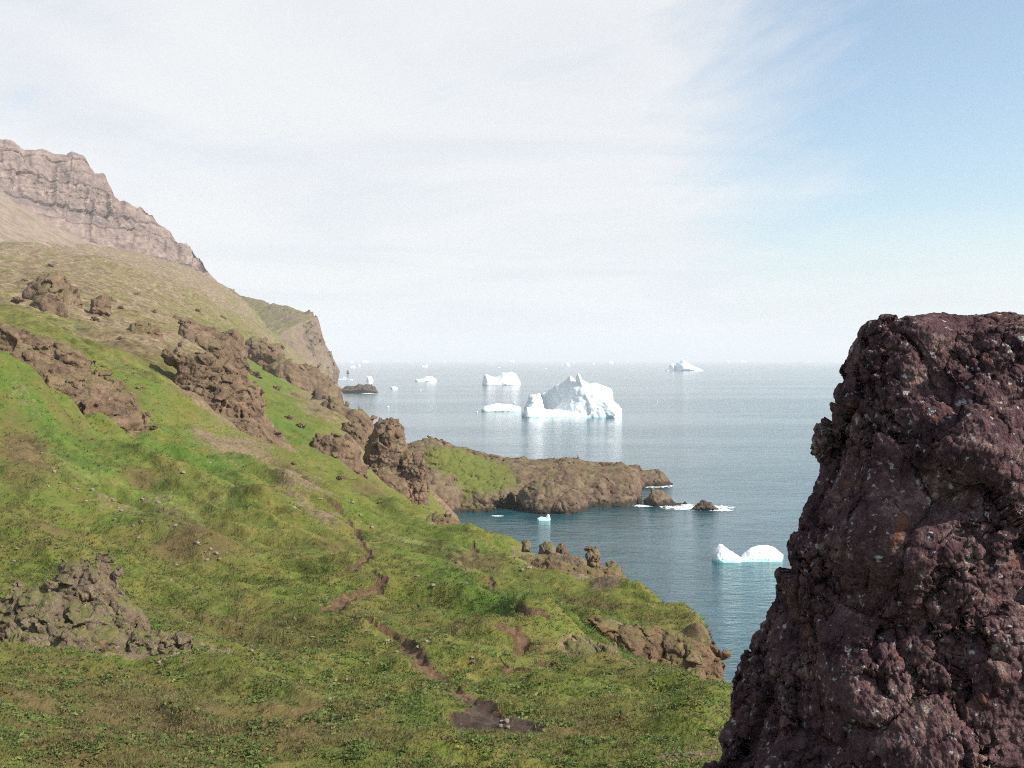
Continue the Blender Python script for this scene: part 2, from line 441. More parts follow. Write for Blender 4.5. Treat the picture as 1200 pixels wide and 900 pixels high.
col(560,(618,132)); colz(545,(36,140),(28,165),(16,210),(6,270),(1,330),(-3,380),(-6,450))
col(600,(900,22),(850,28),(800,38),(750,52),(720,62),(700,74),(680,88),(660,102),(645,118),(636,128)); colz(600,(33,138),(15,160),(-4,190),(-10,300))
col(700,(900,22),(850,28),(800,39),(765,50),(752,56),(724,61.5),(716,68),(700,80),(690,90),(680,100),(668,111)); colz(700,(33,119),(14,135),(-5,155),(-10,250))
col(735,(686,100)); colz(735,(34,108),(15,125),(-5,142))
col(800,(900,22),(850,29),(820,36),(800,42),(795,50),(785,57),(746,61.5),(733,66),(720,73)); colz(800,(38,80),(25,95),(8,112),(-5,126),(-10,250))
col(850,(900,22),(850,30),(818,37),(806,42)); colz(850,(44,48),(36,60),(20,80),(-5,105))
colz(950,(57,6),(54.8,12),(51,22),(45,32),(30,50),(10,70),(-5,85),(-10,200))
colz(1200,(57,5),(55.8,8),(53,14),(46,24),(32,36),(8,55),(-5,66),(-10,150))
colz(1450,(57,4),(54.5,8),(46,18),(25,32),(0,48),(-10,100))
col(770,(900,21.5),(850,28.5),(800,41),(785,49),(777,55),(771,59),(742,61.8),(728,67),(705,84)); colz(770,(38,92),(20,108),(-5,127))
col(720,(726,65),(712,72))
col(745,(708,78),(698,88));col(735,(694,88));col(790,(720,72));col(835,(815,42),(808,50),(800,57),(757,61.5));col(825,(742,63),(735,68));col(720,(690,85),(682,97))
for p in (-320,0,300,600,900,1200): colz(p,(58.1,2.2),(57.6,4),(55.9,9) ,(53.6,14))
PT=np.array(PT)
KU=2.6
cx=np.stack([(PT[:,0]-600)/F*KU,np.log(PT[:,2])],1)
def tps_fit(c,v,lam):
    d=np.linalg.norm(c[:,None]-c[None],axis=2);K=np.where(d>0,d*d*np.log(d+1e-12),0)+lam*np.eye(len(c))
    P=np.concatenate([np.ones((len(c),1)),c],1)
    A=np.block([[K,P],[P.T,np.zeros((3,3))]])
    return np.linalg.solve(A,np.concatenate([v,np.zeros(3)]))
wts=tps_fit(cx,PT[:,1],1e-4)
NU=900
US=np.linspace(-.74,.62,NU)
LYS=np.concatenate([np.arange(math.log(2.2),math.log(14),.02),np.arange(math.log(14),math.log(500),.0046),np.arange(math.log(500),math.log(2700),.0065)])
NR=len(LYS)
# coarse evaluation then bilinear
ug=np.linspace(US[0],US[-1],240);lg=np.linspace(LYS[0],LYS[-1],300)
UG,LG=np.meshgrid(ug*KU,lg,indexing='xy')
Vc=np.full(UG.shape,wts[-3])+wts[-2]*UG+wts[-1]*LG
for i in range(len(cx)):
    r2=(UG-cx[i,0])**2+(LG-cx[i,1])**2
    Vc+=wts[i]*.5*r2*np.log(r2+1e-12)
def bil(G,u,l):
    a=(u-ug[0])/(ug[1]-ug[0]);b=(l-lg[0])/(lg[1]-lg[0])
    a=np.clip(a,0,len(ug)-1.001);b=np.clip(b,0,len(lg)-1.001)
    i=a.astype(int);j=b.astype(int);s=a-i;t=b-j
    return (G[j,i]*(1-s)+G[j,i+1]*s)*(1-t)+(G[j+1,i]*(1-s)+G[j+1,i+1]*s)*t
U2,L2=np.meshgrid(US,LYS,indexing='xy');Y2=np.exp(L2);X2=U2*Y2
Z0=H-bil(Vc,U2,L2)*Y2
XX=X2.astype(f32);YY=Y2.astype(f32)
# relief: solifluction lobes running down-slope (towards +x, slightly -y), hummocks, tussocks
ca,sa=math.cos(-.55),math.sin(-.55)
S1=XX*ca+YY*sa;S2=-XX*sa+YY*ca
wob=fbm2(XX/30,YY/30,3)
nf=sstep(8,40,YY)
Z=Z0.copy()
Z+=1.0*nf*np.clip(YY/90,.25,1.6)*fbm2(S1/34+wob*.3,S2/11,3)
rid=1-np.abs(fbm2(S1/22+3,S2/6.5+wob*.5,3))
Z+=1.3*nf*(rid-.7)*sstep(20,60,YY)*(1-.5*sstep(300,700,YY))
Z+=.45*fbm2(S1/5.5,S2/2.4+7,3)*(1-sstep(250,600,YY))
Z+=.075*fbm2(XX/.9,YY/.7,3)*(1-sstep(90,220,YY))
far=sstep(350,900,YY)
Z+=far*(9*fbm2(XX/150,YY/150,5,.55)+3*(1-np.abs(fbm2(S1/160,S2/40,3))-.6))
px2=U2*F+600
msea=sstep(140,172,Y2)*sstep(600,650,px2)
Z=np.where(Z>-8,Z*(1-msea)-8*msea,Z)
# ---- world position under a sight line (first hit of the ground)
def hit(px,py):
    u=(px-600)/F;i=int(np.clip(np.interp(u,US,np.arange(NU)),0,NU-1));v=(py-HZ)/F
    vv=(H-Z[:,i])/Y2[:,i]
    k=np.argmax((vv<=v)&(Y2[:,i]>12))
    Y=Y2[k,i];return np.array([u*Y,Y,Z[k,i]])
def ground_z(x,y):
    u=np.asarray(x)/np.asarray(y);l=np.log(y)
    a=np.clip((u-US[0])/(US[1]-US[0]),0,NU-1.001);b=np.clip(np.interp(l,LYS,np.arange(NR)),0,NR-1.001)
    i=np.asarray(a).astype(int);j=np.asarray(b).astype(int);s=a-i;t=b-j
    return (Z[j,i]*(1-s)+Z[j,i+1]*s)*(1-t)+(Z[j+1,i]*(1-s)+Z[j+1,i+1]*s)*t
# ---- the hollow that bares the red scarp of the near headland
bx=np.interp(px2,[672,690,710,729,763,794,810,833,841,856],[722,724,738,756,772,774,786,797,802,806])
k46=int(np.interp(math.log(47),LYS,np.arange(NR)))
zb_=H-(bx-HZ)/F*60.3
z46=Z[k46][None,:]
zc_=z46+(zb_-z46)*np.clip((Y2-47)/13.,0,1)
win=sstep(672,692,px2)*sstep(868,852,px2)*(Y2>46.9)*(Y2<60.6)
Z=np.where(win>0,Z*(1-win)+np.minimum(Z,zc_)*win,Z)
FOLDS=[([(440,632),(470,662),(505,692),(560,716),(640,748)],1.0,[2.5,3,3,3,2]),([(500,662),(560,692),(640,707),(700,730),(765,758)],-1.0,[2,2.2,2.2,2.2,1.5]),
 ([(10,435),(60,470),(120,508),(230,572),(330,612)],1.5,[3,4,4,4,3]),([(110,475),(190,525),(300,578),(360,610)],-1.4,[4,4,4,3]),([(0,500),(50,540),(120,575),(200,610)],-1.1,[3,3.5,3.5,3]),
 ([(0,565),(110,602),(210,642),(280,660)],1.0,[3,3,3,2]),([(300,600),(380,650),(440,690)],.9,[3,3,2]),([(330,585),(420,625),(470,655)],-.9,[3,3,2]),([(250,690),(330,712),(420,742)],.5,[2,2,1.5]),
 ([(180,655),(280,690),(350,700)],-.6,[2,2,2]),([(640,800),(720,815),(800,835)],.35,[1.5,1.5,1.]),([(600,760),(680,785),(760,800)],-.45,[2,2,2]),([(430,745),(500,730),(560,740)],.45,[2,2,2]),([(250,735),(330,765),(420,775)],-.4,[1.5,1.5,1.5])]
def dist_line(pts,wid):
    Q=[hit(*p) for p in pts];D=np.full(XX.shape,9.)
    for i in range(len(Q)-1):
        a,b=Q[i][:2],Q[i+1][:2];e=b-a
        t=np.clip(((XX-a[0])*e[0]+(YY-a[1])*e[1])/(e@e+1e-9),0,1)
        D=np.minimum(D,np.hypot(XX-a[0]-e[0]*t,YY-a[1]-e[1]*t)/(wid[i]+(wid[i+1]-wid[i])*t))
    return D
fw=1+.5*fbm2(XX/7,YY/7,3)
dz_=0
for p_,h_,w_ in FOLDS: dz_=dz_+h_*fw*np.exp(-dist_line(p_,w_)**2)
Z=Z+dz_*(Y2<240)
# ---- trails and mud
def dist_poly(pts,wid):
    """normalised distance (1 = edge) to a polyline of pixel points with half widths in metres"""
    Q=[hit(*p) for p in pts];D=np.full(XX.shape,9.)
    for i in range(len(Q)-1):
        a,b=Q[i][:2],Q[i+1][:2];e=b-a
        t=np.clip(((XX-a[0])*e[0]+(YY-a[1])*e[1])/(e@e+1e-9),0,1)
        w=wid[i]+(wid[i+1]-wid[i])*t
        D=np.minimum(D,np.hypot(XX-a[0]-e[0]*t,YY-a[1]-e[1]*t)/w)
    return D
edge=.45*fbm2(XX/1.1+5,YY/1.1,3)+.4*fbm2(XX/.33,YY/.33+2,3)
trail=np.full(XX.shape,9.)
TR=[([(555,818),(535,806),(512,796),(498,784),(486,766),(473,752),(462,744)],[.55,.42,.5,.42,.45,.28,.15]),
    ([(380,714),(400,707),(425,697),(447,687),(452,683)],[.35,.55,.7,.55,.3]),([(462,744),(440,735),(415,725),(390,714)],[.15,.13,.13,.2]),([(452,683),(446,675),(430,668)],[.2,.14,.2]),
    ([(395,672),(415,667),(430,655),(432,646)],[.3,.5,.45,.3]),
    ([(432,646),(425,636),(419,626),(410,612),(398,600),(380,585)],[.3,.3,.4,.3,.25,.2]),
    ([(585,735),(605,742),(612,752),(607,768)],[.2,.45,.4,.25]),
    ([(585,772),(600,782),(618,786)],[.15,.4,.2]),
    ([(626,778),(640,778),(652,780)],[.1,.28,.15]),
    ([(555,634),(558,645),(556,652)],[.2,.45,.25]),
    ([(574,676),(577,684),(575,690)],[.2,.4,.2]),
    ([(605,715),(620,718),(640,722)],[.15,.4,.2])]
for p,w in TR: trail=np.minimum(trail,dist_poly(p,[.78*q for q in w]))
trail=trail-edge
mud=dist_poly([(540,842),(560,846),(585,848),(616,856)],[.4,.75,.9,.5])
mud2=dist_poly([(550,818),(562,830),(578,846)],[.35,.5,.5]);mud=np.minimum(mud,mud2)-edge*1.05
trail_m=trail<.62;mud_m=mud<1
soil=np.maximum(1-sstep(.6,1.9,trail),1-sstep(.9,1.7,mud))
Z-=.2*(1-sstep(.2,1.2,trail))+.1*(1-sstep(.5,1.2,mud))
# ---- ground cover masks (what grows where)
def blob(px,py,rx,ry,s=1.):   # ellipse on the ground given by the sight lines to its rim
    c=hit(px,py);u=(px-600)/F
    du=(px2-px)/rx
    y1=math.log(hit(px,py+ry)[1]);y0=math.log(hit(px,py-ry)[1]);lc=math.log(c[1])
    dl=np.where(L2>lc,(L2-lc)/max(y0-lc,.02),(L2-lc)/max(lc-y1,.02))
    return s*np.exp(-(du*du+dl*dl))
lush=np.zeros(XX.shape)+.18
for b in [(40,480,90,45,1.),(110,540,110,45,1.),(230,540,90,40,1.),(170,500,60,40,.9),(300,580,90,30,.6),(430,600,70,25,.6),(520,640,90,30,.75),(600,700,120,22,1.1),(690,730,80,22,1.1),(700,715,60,20,.8),(560,690,70,20,.9),(80,590,120,30,.5),(180,610,90,25,.5),
          (320,440,30,35,1.),(340,505,50,18,1.),(330,480,40,20,.8),(300,430,30,25,.8),(120,390,60,18,.7),(150,410,60,16,.8),(100,345,35,10,.6),(150,440,50,22,.9),(560,840,40,14,.5),(490,838,35,14,1.),(700,800,60,14,.6),(780,820,80,25,.5),(350,680,120,30,.35),(800,860,60,30,.4)]:
    lush=np.maximum(lush,blob(*b))
dry=np.zeros(XX.shape)
for b in [(350,565,60,22,.75),(380,600,60,20,.7),(430,540,60,25,.7),(520,585,30,18,1.),(135,590,55,20,.7),(25,470,35,25,.6),(190,590,60,18,.45),(640,655,60,16,.75),(690,672,55,14,.9),(715,680,30,12,.9),(690,755,50,14,.5),(230,770,40,14,.5),(250,660,60,16,.4),(380,470,50,25,.8),(60,430,60,40,.7),(250,460,80,60,.6),(280,520,80,30,.8),(470,690,30,14,.4)]:
    dry=np.maximum(dry,blob(*b))
heath=np.zeros(XX.shape)
for b in [(150,850,220,70,.75),(60,800,120,50,.6),(350,850,150,50,.7),(280,730,160,30,.55),(500,730,120,25,.45),(650,850,150,40,.5),(760,790,70,20,.5),(640,760,100,25,.4),(30,690,60,30,.4),(60,620,60,20,.5),(30,530,40,40,.9),(230,640,80,30,.6),(150,408,70,16,.75),(60,405,50,14,.6),(235,430,40,14,.7),(130,455,40,16,.6),(330,545,40,20,.6),(440,575,40,14,.6),(400,640,50,14,.5),(560,660,50,12,.5),(700,705,50,8,.7),(90,500,60,14,.5),(170,560,50,12,.6),(40,640,50,16,.6)]:
    heath=np.maximum(heath,blob(*b))
stone=.5*sstep(230,600,Y2)+.38*sstep(800,1500,Y2)
stone=np.maximum(stone,.72*sstep(140,300,Y2)*sstep(300,180,px2))
stone=stone-.35*np.exp(-((px2-320)/60)**2)*sstep(250,400,Y2)
lush*=1-.4*sstep(600,1500,Y2)
# slope -> bare soil
gy=np.gradient(Z,axis=0)/np.maximum(np.gradient(Y2,axis=0),1e-6)
# ------------------------------------------------------------------ sea
s=mesh_from('sea',[(-30000,-3000,0),(30000,-3000,0),(30000,52000,0),(-30000,52000,0)],[(0,1,2,3)],M['water'])
kind(s,'structure','blue green sea reaching to the horizon','sea')

# ------------------------------------------------------------------ mountain
def polyline(pts,n):
    P=np.array([W(*p) for p in pts]);d=np.r_[0,np.cumsum(np.linalg.norm(np.diff(P,axis=0),axis=1))];t=np.linspace(0,d[-1],n)
    return np.stack([np.interp(t,d,P[:,i]) for i in range(3)],1)
def bypx(pts,n,x0,x1):
    p=np.array(pts,float);q=np.linspace(x0,x1,n)
    return np.array([W(a,np.interp(a,p[:,0],p[:,1]),np.interp(a,p[:,0],p[:,2])) for a in q])
def mountain():
    n=620
    T=bypx([(-420,90,1600),(-200,120,1800),(0,162,2000),(22,170,2010),(30,174,2015),(85,178,2060),(100,186,2080),(112,202,2100),(122,206,2110),(140,237,2150),(150,238,2160),(165,244,2200),(180,258,2250),(195,268,2290),(208,285,2330),(222,287,2370),(232,302,2410),(243,316,2470),(256,334,2560),(275,341,2600)],n,-420,275)
    Mi=bypx([(-420,150,1450),(0,226,1830),(50,258,1920),(100,282,2010),(150,297,2110),(200,318,2250),(240,332,2430),(275,343,2580)],n,-420,275)
    B=bypx([(-420,250,850),(0,300,1150),(60,318,1250),(120,330,1400),(200,345,1800),(240,352,2200),(275,352,2500)],n,-420,275)
    tc=np.linspace(0,1,230);tt=np.linspace(0,1,120)[1:]
    rows=[]
    back=[T+np.array([-70,260,-120.])*k for k in (1.,.5,.15)]
    rows+=back
    for t in tc: rows.append(T+(Mi-T)*t)
    for t in tt: rows.append(Mi+(B-Mi)*t)
    G=np.array(rows);nb=len(back)
    # sloping profile: cliff steeper than a straight line
    nr=G.shape[0]
    x,y,z=[G[...,i].astype(f32) for i in range(3)]
    s=np.broadcast_to(np.cumsum(np.r_[0,np.linalg.norm(np.diff(T,axis=0),axis=1)])[None],x.shape).astype(f32)
    cl=np.zeros((nr,1));cl[nb:nb+230,0]=np.sin(np.pi*np.clip(tc,0,1))**.5;cl[nb+230:,0]=.12*(1-tt)
    talus=np.zeros((nr,1));talus[nb+230:,0]=np.sin(np.pi*tt)**.7
    nrm=np.array([.62,-.72,.3])
    gul=(1-np.abs(fbm2(s/140,z/400,4))*1.4)
    gul2=1-np.abs(fbm2(s/38+9,z/150,4))*1.5
    zt=z+10*perlin3(x/300,y/300,z/300)+.02*s
    tq=zt/26;fr=tq-np.floor(tq);rr=RND[np.floor(tq).astype(int)&255][...,0]
    crest=np.zeros((nr,1));crest[:nb]=1;crest[nb:nb+230,0]=np.clip(1-tc*1.6,0,1)
    G[...,2]+=crest*(7*fbm2(s/45,s*0+3.3,4)+5*(np.round(2.2*fbm2(s/90,s*0+1.7,2))/2.2))
    disp=cl*(30*(gul-.5)+13*(gul2-.5)+7*(rr-.5)-5*fr+6*fbm3(x/30,y/30,z/20,4,.6))
    disp+=talus*(9*(1-np.abs(fbm2(s/90,z/600,3))-.6)+2*fbm2(s/22,z/120,3))
    G=G+disp[...,None]*nrm
    ii=np.arange(nr*n).reshape(nr,n)
    Q=np.stack([ii[:-1,:-1],ii[1:,:-1],ii[1:,1:],ii[:-1,1:]],-1).reshape(-1,4)
    cliff=np.broadcast_to(np.r_[np.ones(nb),np.ones(230)-.0,np.zeros(119)][:,None],x.shape).ravel()
    m,nt=newmat('layered basalt mountain');nn=N(nt)
    P=nn.node('ShaderNodeNewGeometry').outputs['Position'];c=nn.attr('cliff')
    a=nn.noise(P,.012,5,.6);b=nn.noise(P,.06,5,.65);zb=nn.noise(nn.scale(P,(.0016,.0016,.05)),1.,5,.65)
    colr=nn.mix(nn.rng(zb,.36,.6),(.15,.115,.108),(.225,.163,.14))
    colr=nn.mix(nn.rng(b,.5,.66,0,.8),colr,(.31,.235,.19))
    colr=nn.mix(nn.rng(b,.46,.34,0,.7),colr,(.125,.1,.097))
    tal=nn.mix(nn.rng(b,.38,.62),(.2,.15,.11),(.28,.215,.165))
    tal=nn.mix(nn.rng(a,.52,.66,0,.6),tal,(.15,.13,.065))
    cf=nn.math('ADD',c,nn.math('MULTIPLY',nn.math('SUBTRACT',b,.5),1.1))
    colr=nn.mix(nn.rng(cf,.35,.6),tal,colr)
    nn.bsdf(colr,.95,nn.bump(nn.math('ADD',b,nn.math('MULTIPLY',zb,.6)),.8,7.),.1)
    o=mesh_from('mountain',G.reshape(-1,3),Q,m,True,{'cliff':cliff})
    kind(o,'structure','hazy layered basalt mountain with scree below its cliffs','mountain')
mountain()

# ------------------------------------------------------------------ far headland and peninsula (terrain)
ROCKV=[]
def rock_obj(name,label,cat,layers,h,mat,group=None,structure=False,base=None,**kw):
    body=[l for l in layers if 'part' not in l]
    V,Q=rock_field(body,h,**kw)
    if cat not in('iceberg','headland','peninsula'): ROCKV.append(V)
    sm=cat=='iceberg'
    o=mesh_from(name,V,Q,mat,sm)
    b=np.array([V[:,0].mean(),V[:,1].mean(),V[:,2].min()]) if base is None else base
    for pn in dict.fromkeys(l['part'] for l in layers if 'part' in l):     # parts with a shape of their own
        PV,PQ=rock_field([l for l in layers if l.get('part')==pn],h,**kw)
        if cat!='iceberg': ROCKV.append(PV)
        mesh_from(pn,PV-b,PQ,mat,sm,parent=o)
    recentre(o,b)
    if structure: kind(o,'structure',label,cat)
    else: tag(o,label,cat,group)
    return o
M['headland']=rock_mat('headland cliffs',(.09,.066,.052),(.2,.145,.105),(.27,.205,.155),14.,moss=.8,mosscol=(.125,.13,.05),red=(.22,.15,.1),redamt=.05,gmin=.62,zband=0)
rock_obj('headland','far green topped headland ending in a sheer sea cliff','headland',[
    dict(P=[(170,322),(255,337),(300,350),(345,360),(379,373),(382,388),(386,402),(394,416),(403,434),(400,444),(396,455),(397,470),(170,475)],Y=2020,th=70,k=28,grow=1.3,yaw=-.9),
    dict(P=[(300,380),(345,372),(374,380),(385,410),(398,440),(396,470),(290,470)],Y=1900,th=26,k=26,grow=.7,yaw=-.5)],
    3.2,M['headland'],structure=True,kun=18,bury=False,amp=15,sc1=75,blocks=7,bsc=22,crack=6,fine=.6,zmin=-6,squash=.5,seed=3)
pen=[dict(P=[(440,521),(480,517),(500,513),(518,514),(530,519),(560,527),(590,534),(620,538),(640,536),(660,534),(690,540),(720,541),(745,545),(752,560),(752,625),(440,625)],Y=462,th=16,k=4,grow=.75),
     dict(P=[(603,584),(612,570),(625,564),(645,561),(668,563),(684,569),(690,578),(693,595),(694,625),(600,625)],Y=424,th=17,k=6,grow=.12),
     dict(P=[(686,572),(698,563),(715,561),(732,564),(744,572),(752,582),(760,592),(764,625),(686,625)],Y=447,th=13,k=5,grow=.25),
     dict(P=[(750,596),(755,580),(762,570),(768,571),(780,579),(796,587),(812,594),(816,625),(748,625)],Y=437,th=5,k=3,grow=.35),
     dict(P=[(690,545),(745,543),(774,548),(787,557),(790,568),(792,625),(690,625)],Y=507,th=9,k=5,grow=.4),
     dict(P=[(505,560),(530,556),(560,558),(590,560),(612,565),(625,575),(630,625),(500,625)],Y=432,th=15,k=4,grow=.25),
     dict(P=[(455,540),(505,545),(530,552),(545,575),(548,625),(455,625)],Y=418,th=14,k=5,grow=.5,yaw=.5)]
po=rock_obj('peninsula','low brown rocky peninsula with a sea cave running out into the water','peninsula',pen,.6,M['rock_pen'],structure=True,bury=False,
    kun=1.4,amp=3.,sc1=15,blocks=1.,bsc=5.5,crack=1.4,fine=.7,zmin=-2.5,seed=1,
    carve=[(592,607,410,6.4,24,9.),(547,606,408,3.,9,4.)])
def turf(o,fn):
    me=o.data;nv=len(me.vertices);co=np.empty(nv*3,f32);me.vertices.foreach_get('co',co);no=np.empty(nv*3,f32);me.vertices.foreach_get('normal',no)
    co=co.reshape(-1,3)+np.array(o.location);no=no.reshape(-1,3)
    a=me.attributes.new('turf','FLOAT','POINT');a.data.foreach_set('value',np.asarray(fn(co,no),f32))
turf(po,lambda c,n:1.*np.exp(-(((c[:,0]+20)/25)**2+((c[:,1]-436)/24)**2))*sstep(.3,.6,n[:,2]))

# ------------------------------------------------------------------ rock outcrops, each a thing
LY=lambda P,Y,th,k=None,**kw: dict(P=P,Y=Y,th=th,k=k or th*.5,**kw)
ON='rock outcrops on the slope'
rock_obj('rock_outcrop','crumbling grey brown outcrop in the near left foreground, rising to a knobbly peak','rock outcrop',[
    LY([(60,695),(68,676),(78,658),(100,655),(124,661),(133,675),(140,692),(163,716),(176,745),(160,800),(50,800)],38.6,.7,.25,grow=.2,part='peak'),
    LY([(-90,730),(-40,712),(-5,700),(20,694),(45,688),(75,694),(120,716),(160,742),(176,770),(150,810),(-90,820)],36.9,.85,.35,grow=.4),
    LY([(150,738),(190,738),(222,750),(248,766),(272,780),(240,800),(150,800)],36.6,.45,.25,grow=.6)],
    .055,M['rock_near'],ON,kun=.35,amp=.34,sc1=1.9,blocks=.3,bsc=.62,crack=.13,fine=.6,seed=2)
rock_obj('rock_outcrop','long layered brown rock band with a dark overhang at the left edge of the hillside','rock outcrop',[
    LY([(-90,366),(-40,372),(0,377),(28,386),(50,396),(90,409),(106,424),(103,438),(88,434),(60,428),(0,418),(-90,412)],147,2.8,1.,part='ledge'),
    LY([(-90,392),(0,394),(50,404),(95,428),(130,444),(158,468),(170,494),(160,525),(60,520),(0,490),(-90,490)],146.5,4.2,2,grow=.42)],
    .21,M['rock_brown'],ON,kun=.8,amp=.85,sc1=6,blocks=.9,bsc=2.,crack=.45,strata=.75,stsc=1.5,seed=4)
rock_obj('rock_outcrop','tall red brown outcrop with a projecting ledge, the largest in the middle of the slope','rock outcrop',[
    LY([(181,412),(194,404),(213,405),(226,413),(242,412),(266,424),(286,440),(291,456),(270,452),(245,443),(220,438),(188,420)],208.5,3.4,1.4,part='ledge'),
    LY([(206,432),(225,416),(250,416),(280,432),(303,455),(311,480),(322,503),(338,530),(335,560),(215,560),(196,500),(200,450)],208,4.2,2.2,grow=.36),
    LY([(186,486),(225,470),(285,488),(330,522),(344,545),(344,570),(190,570)],200,2.6,1.8,grow=.45),
    LY([(288,462),(297,450),(307,452),(313,470),(313,520),(290,520)],211,3.5,1.6,grow=.15)],
    .25,M['rock_brown'],ON,kun=1.,amp=1.25,sc1=7,blocks=1.2,bsc=2.5,crack=.6,strata=.8,stsc=2.2,seed=5)
rock_obj('rock_outcrop','dark jagged outcrop highest on the left slope below the scree','rock outcrop',[
    LY([(28,342),(36,330),(46,321),(62,320),(76,326),(90,338),(99,352),(95,372),(30,372)],315,5,2.5,grow=.3)],
    .5,M['rock_mid'],ON,kun=2,amp=2.2,sc1=12,blocks=1.6,bsc=4,crack=.8,seed=6)
rock_obj('rock_outcrop','small dark craggy rib just below the highest dark outcrop','rock outcrop',[
    LY([(38,356),(50,344),(58,340),(72,350),(80,368),(76,386),(40,380)],268,3.8,2,grow=.3)],
    .4,M['rock_mid'],ON,kun=2,amp=1.8,sc1=9,blocks=1.3,bsc=3,crack=.6,seed=7)
rock_obj('rock_outcrop','dark rounded knob right of the highest dark outcrop','rock outcrop',[
    LY([(104,358),(110,346),(122,342),(131,350),(134,372),(104,376)],300,4,2.2,grow=.2)],
    .4,M['rock_mid'],ON,kun=2,amp=1.4,sc1=8,blocks=1.2,bsc=3,crack=.6,seed=8)
rock_obj('rock_outcrop','small pale tan outcrop above the tall red brown outcrop','rock outcrop',[
    LY([(149,388),(154,378),(172,375),(186,380),(193,392),(196,418),(150,412)],284,4.,2.,grow=.25),
    LY([(128,385),(140,377),(150,384),(150,400),(130,398)],290,3,1.5,grow=.2)],
    .36,M['scarp'],ON,kun=1.5,amp=1.1,sc1=7,blocks=1.,bsc=2.6,crack=.5,seed=9)
rock_obj('rock_outcrop','dark grey crag behind the tall red brown outcrop','rock outcrop',[
    LY([(214,382),(224,375),(244,377),(262,387),(275,384),(284,392),(291,406),(290,432),(288,460),(214,440)],368,7,3.5,grow=.3,yaw=.4)],
    .6,M['rock_mid'],ON,kun=2,amp=2.6,sc1=14,blocks=2.,bsc=5,crack=1.2,strata=.7,stsc=3,seed=10)
rock_obj('rock_outcrop','far brown crag on the green gully below the headland','rock outcrop',[
    LY([(286,398),(296,393),(312,399),(328,403),(334,414),(330,428),(286,428)],720,9,4,grow=.4)],
    .8,M['rock_mid'],ON,kun=2,amp=3.2,sc1=18,blocks=2.2,bsc=6,crack=1.2,seed=11)
rock_obj('rock_outcrop','wide brown crag low on the slope under the sea headland','rock outcrop',[
    LY([(305,428),(325,418),(345,420),(360,432),(372,448),(376,470),(305,466)],590,9,5,grow=.6)],
    .9,M['rock_mid'],ON,kun=2,amp=3.8,sc1=20,blocks=2.4,bsc=7,crack=1.2,seed=12)
rock_obj('rock_outcrop','rounded brown knoll left of the tall rock stack','rock outcrop',[
    LY([(359,528),(366,512),(384,505),(404,509),(420,524),(432,548),(430,585),(362,575)],228,4.2,2.4,grow=.25)],
    .28,M['rock_brown'],ON,kun=1.,amp=1.15,sc1=6,blocks=.9,bsc=2.2,crack=.5,seed=13)
rock_obj('rock_stack','tall brown rock stack with a grassy top standing at the shore','rock stack',[
    LY([(430,516),(437,500),(445,490),(458,487),(469,490),(474,501),(476,516),(481,532),(486,560),(490,625),(425,625),(424,548)],277,3.6,1.5,grow=.16),
    LY([(466,535),(478,529),(492,530),(500,540),(503,560),(504,625),(466,625)],274,3.,1.2,grow=.1,part='shoulder'),
    LY([(416,568),(428,550),(450,545),(472,556),(482,572),(489,596),(492,630),(416,610)],268,2.6,1.5,grow=.25,part='foot')],
    .26,M['rock_brown'],ON,kun=1.,amp=.95,sc1=6,blocks=1.1,bsc=2.2,crack=.5,seed=14)
CR='crags along the shore'
rock_obj('shore_crag','long brown crag sloping to the water beyond the tall rock stack','shore crag',[
    LY([(372,478),(384,464),(394,464),(404,472),(414,477),(426,481),(435,490),(441,502),(444,530),(368,530)],425,6,3.4,grow=.35)],
    .6,M['rock_mid'],CR,kun=1.5,amp=2.,sc1=11,blocks=1.7,bsc=4,crack=.9,seed=15)
rock_obj('shore_crag','dark pointed crag at the top of the shore rocks','shore crag',[
    LY([(360,478),(364,464),(370,457),(377,462),(380,478),(378,496),(358,496)],452,3.6,1.8,grow=.2)],
    .5,M['wet_rock'],CR,kun=1.5,amp=1.3,sc1=8,blocks=1.4,bsc=3,crack=.8,seed=16)
rock_obj('shore_crag','low knobbly crag left of the dark pointed crag','shore crag',[
    LY([(322,472),(334,460),(346,458),(358,466),(362,490),(322,490)],470,5,3,grow=.3)],
    .6,M['rock_mid'],CR,kun=1.5,amp=1.8,sc1=9,blocks=1.5,bsc=4,crack=.8,seed=17)
rock_obj('shore_crag','broken brown cliff where the slope meets the sea before the far headland','shore crag',[
    LY([(336,446),(346,430),(358,424),(372,430),(386,441),(398,455),(404,470),(404,480),(336,480)],640,9,4,grow=.5)],
    .8,M['rock_mid'],CR,kun=2,amp=3.,sc1=16,blocks=2.6,bsc=6,crack=1.4,seed=30)
rock_obj('shore_crag','grey brown crag filling the dip between the rounded knoll and the tall rock stack','shore crag',[
    LY([(395,505),(405,494),(418,495),(430,503),(436,520),(436,545),(395,540)],330,4,2,grow=.3)],
    .4,M['rock_mid'],CR,kun=1.5,amp=1.5,sc1=8,blocks=1.4,bsc=3,crack=.7,seed=51)
rock_obj('skerry','low dark reef just off the foot of the far headland','reef',[
    LY([(392,458),(402,455),(412,452),(418,451),(424,450),(432,450),(438,453),(445,459),(446,462),(392,462)],1945,14,7,grow=.6)],
    1.6,M['wet_rock'],None,kun=3,amp=4,sc1=26,blocks=3,bsc=9,crack=1.5,zmin=-4,seed=18)
rock_obj('sea_stack','tiny dark pinnacle in the sea beside the far headland','sea stack',[
    LY([(405.6,439),(406.2,435),(407.4,432.6),(408.8,435),(410,439)],4200,6,3)],
    1.6,M['wet_rock'],None,kun=3,amp=.7,sc1=10,blocks=.5,bsc=5,crack=.5,zmin=-3,seed=19)
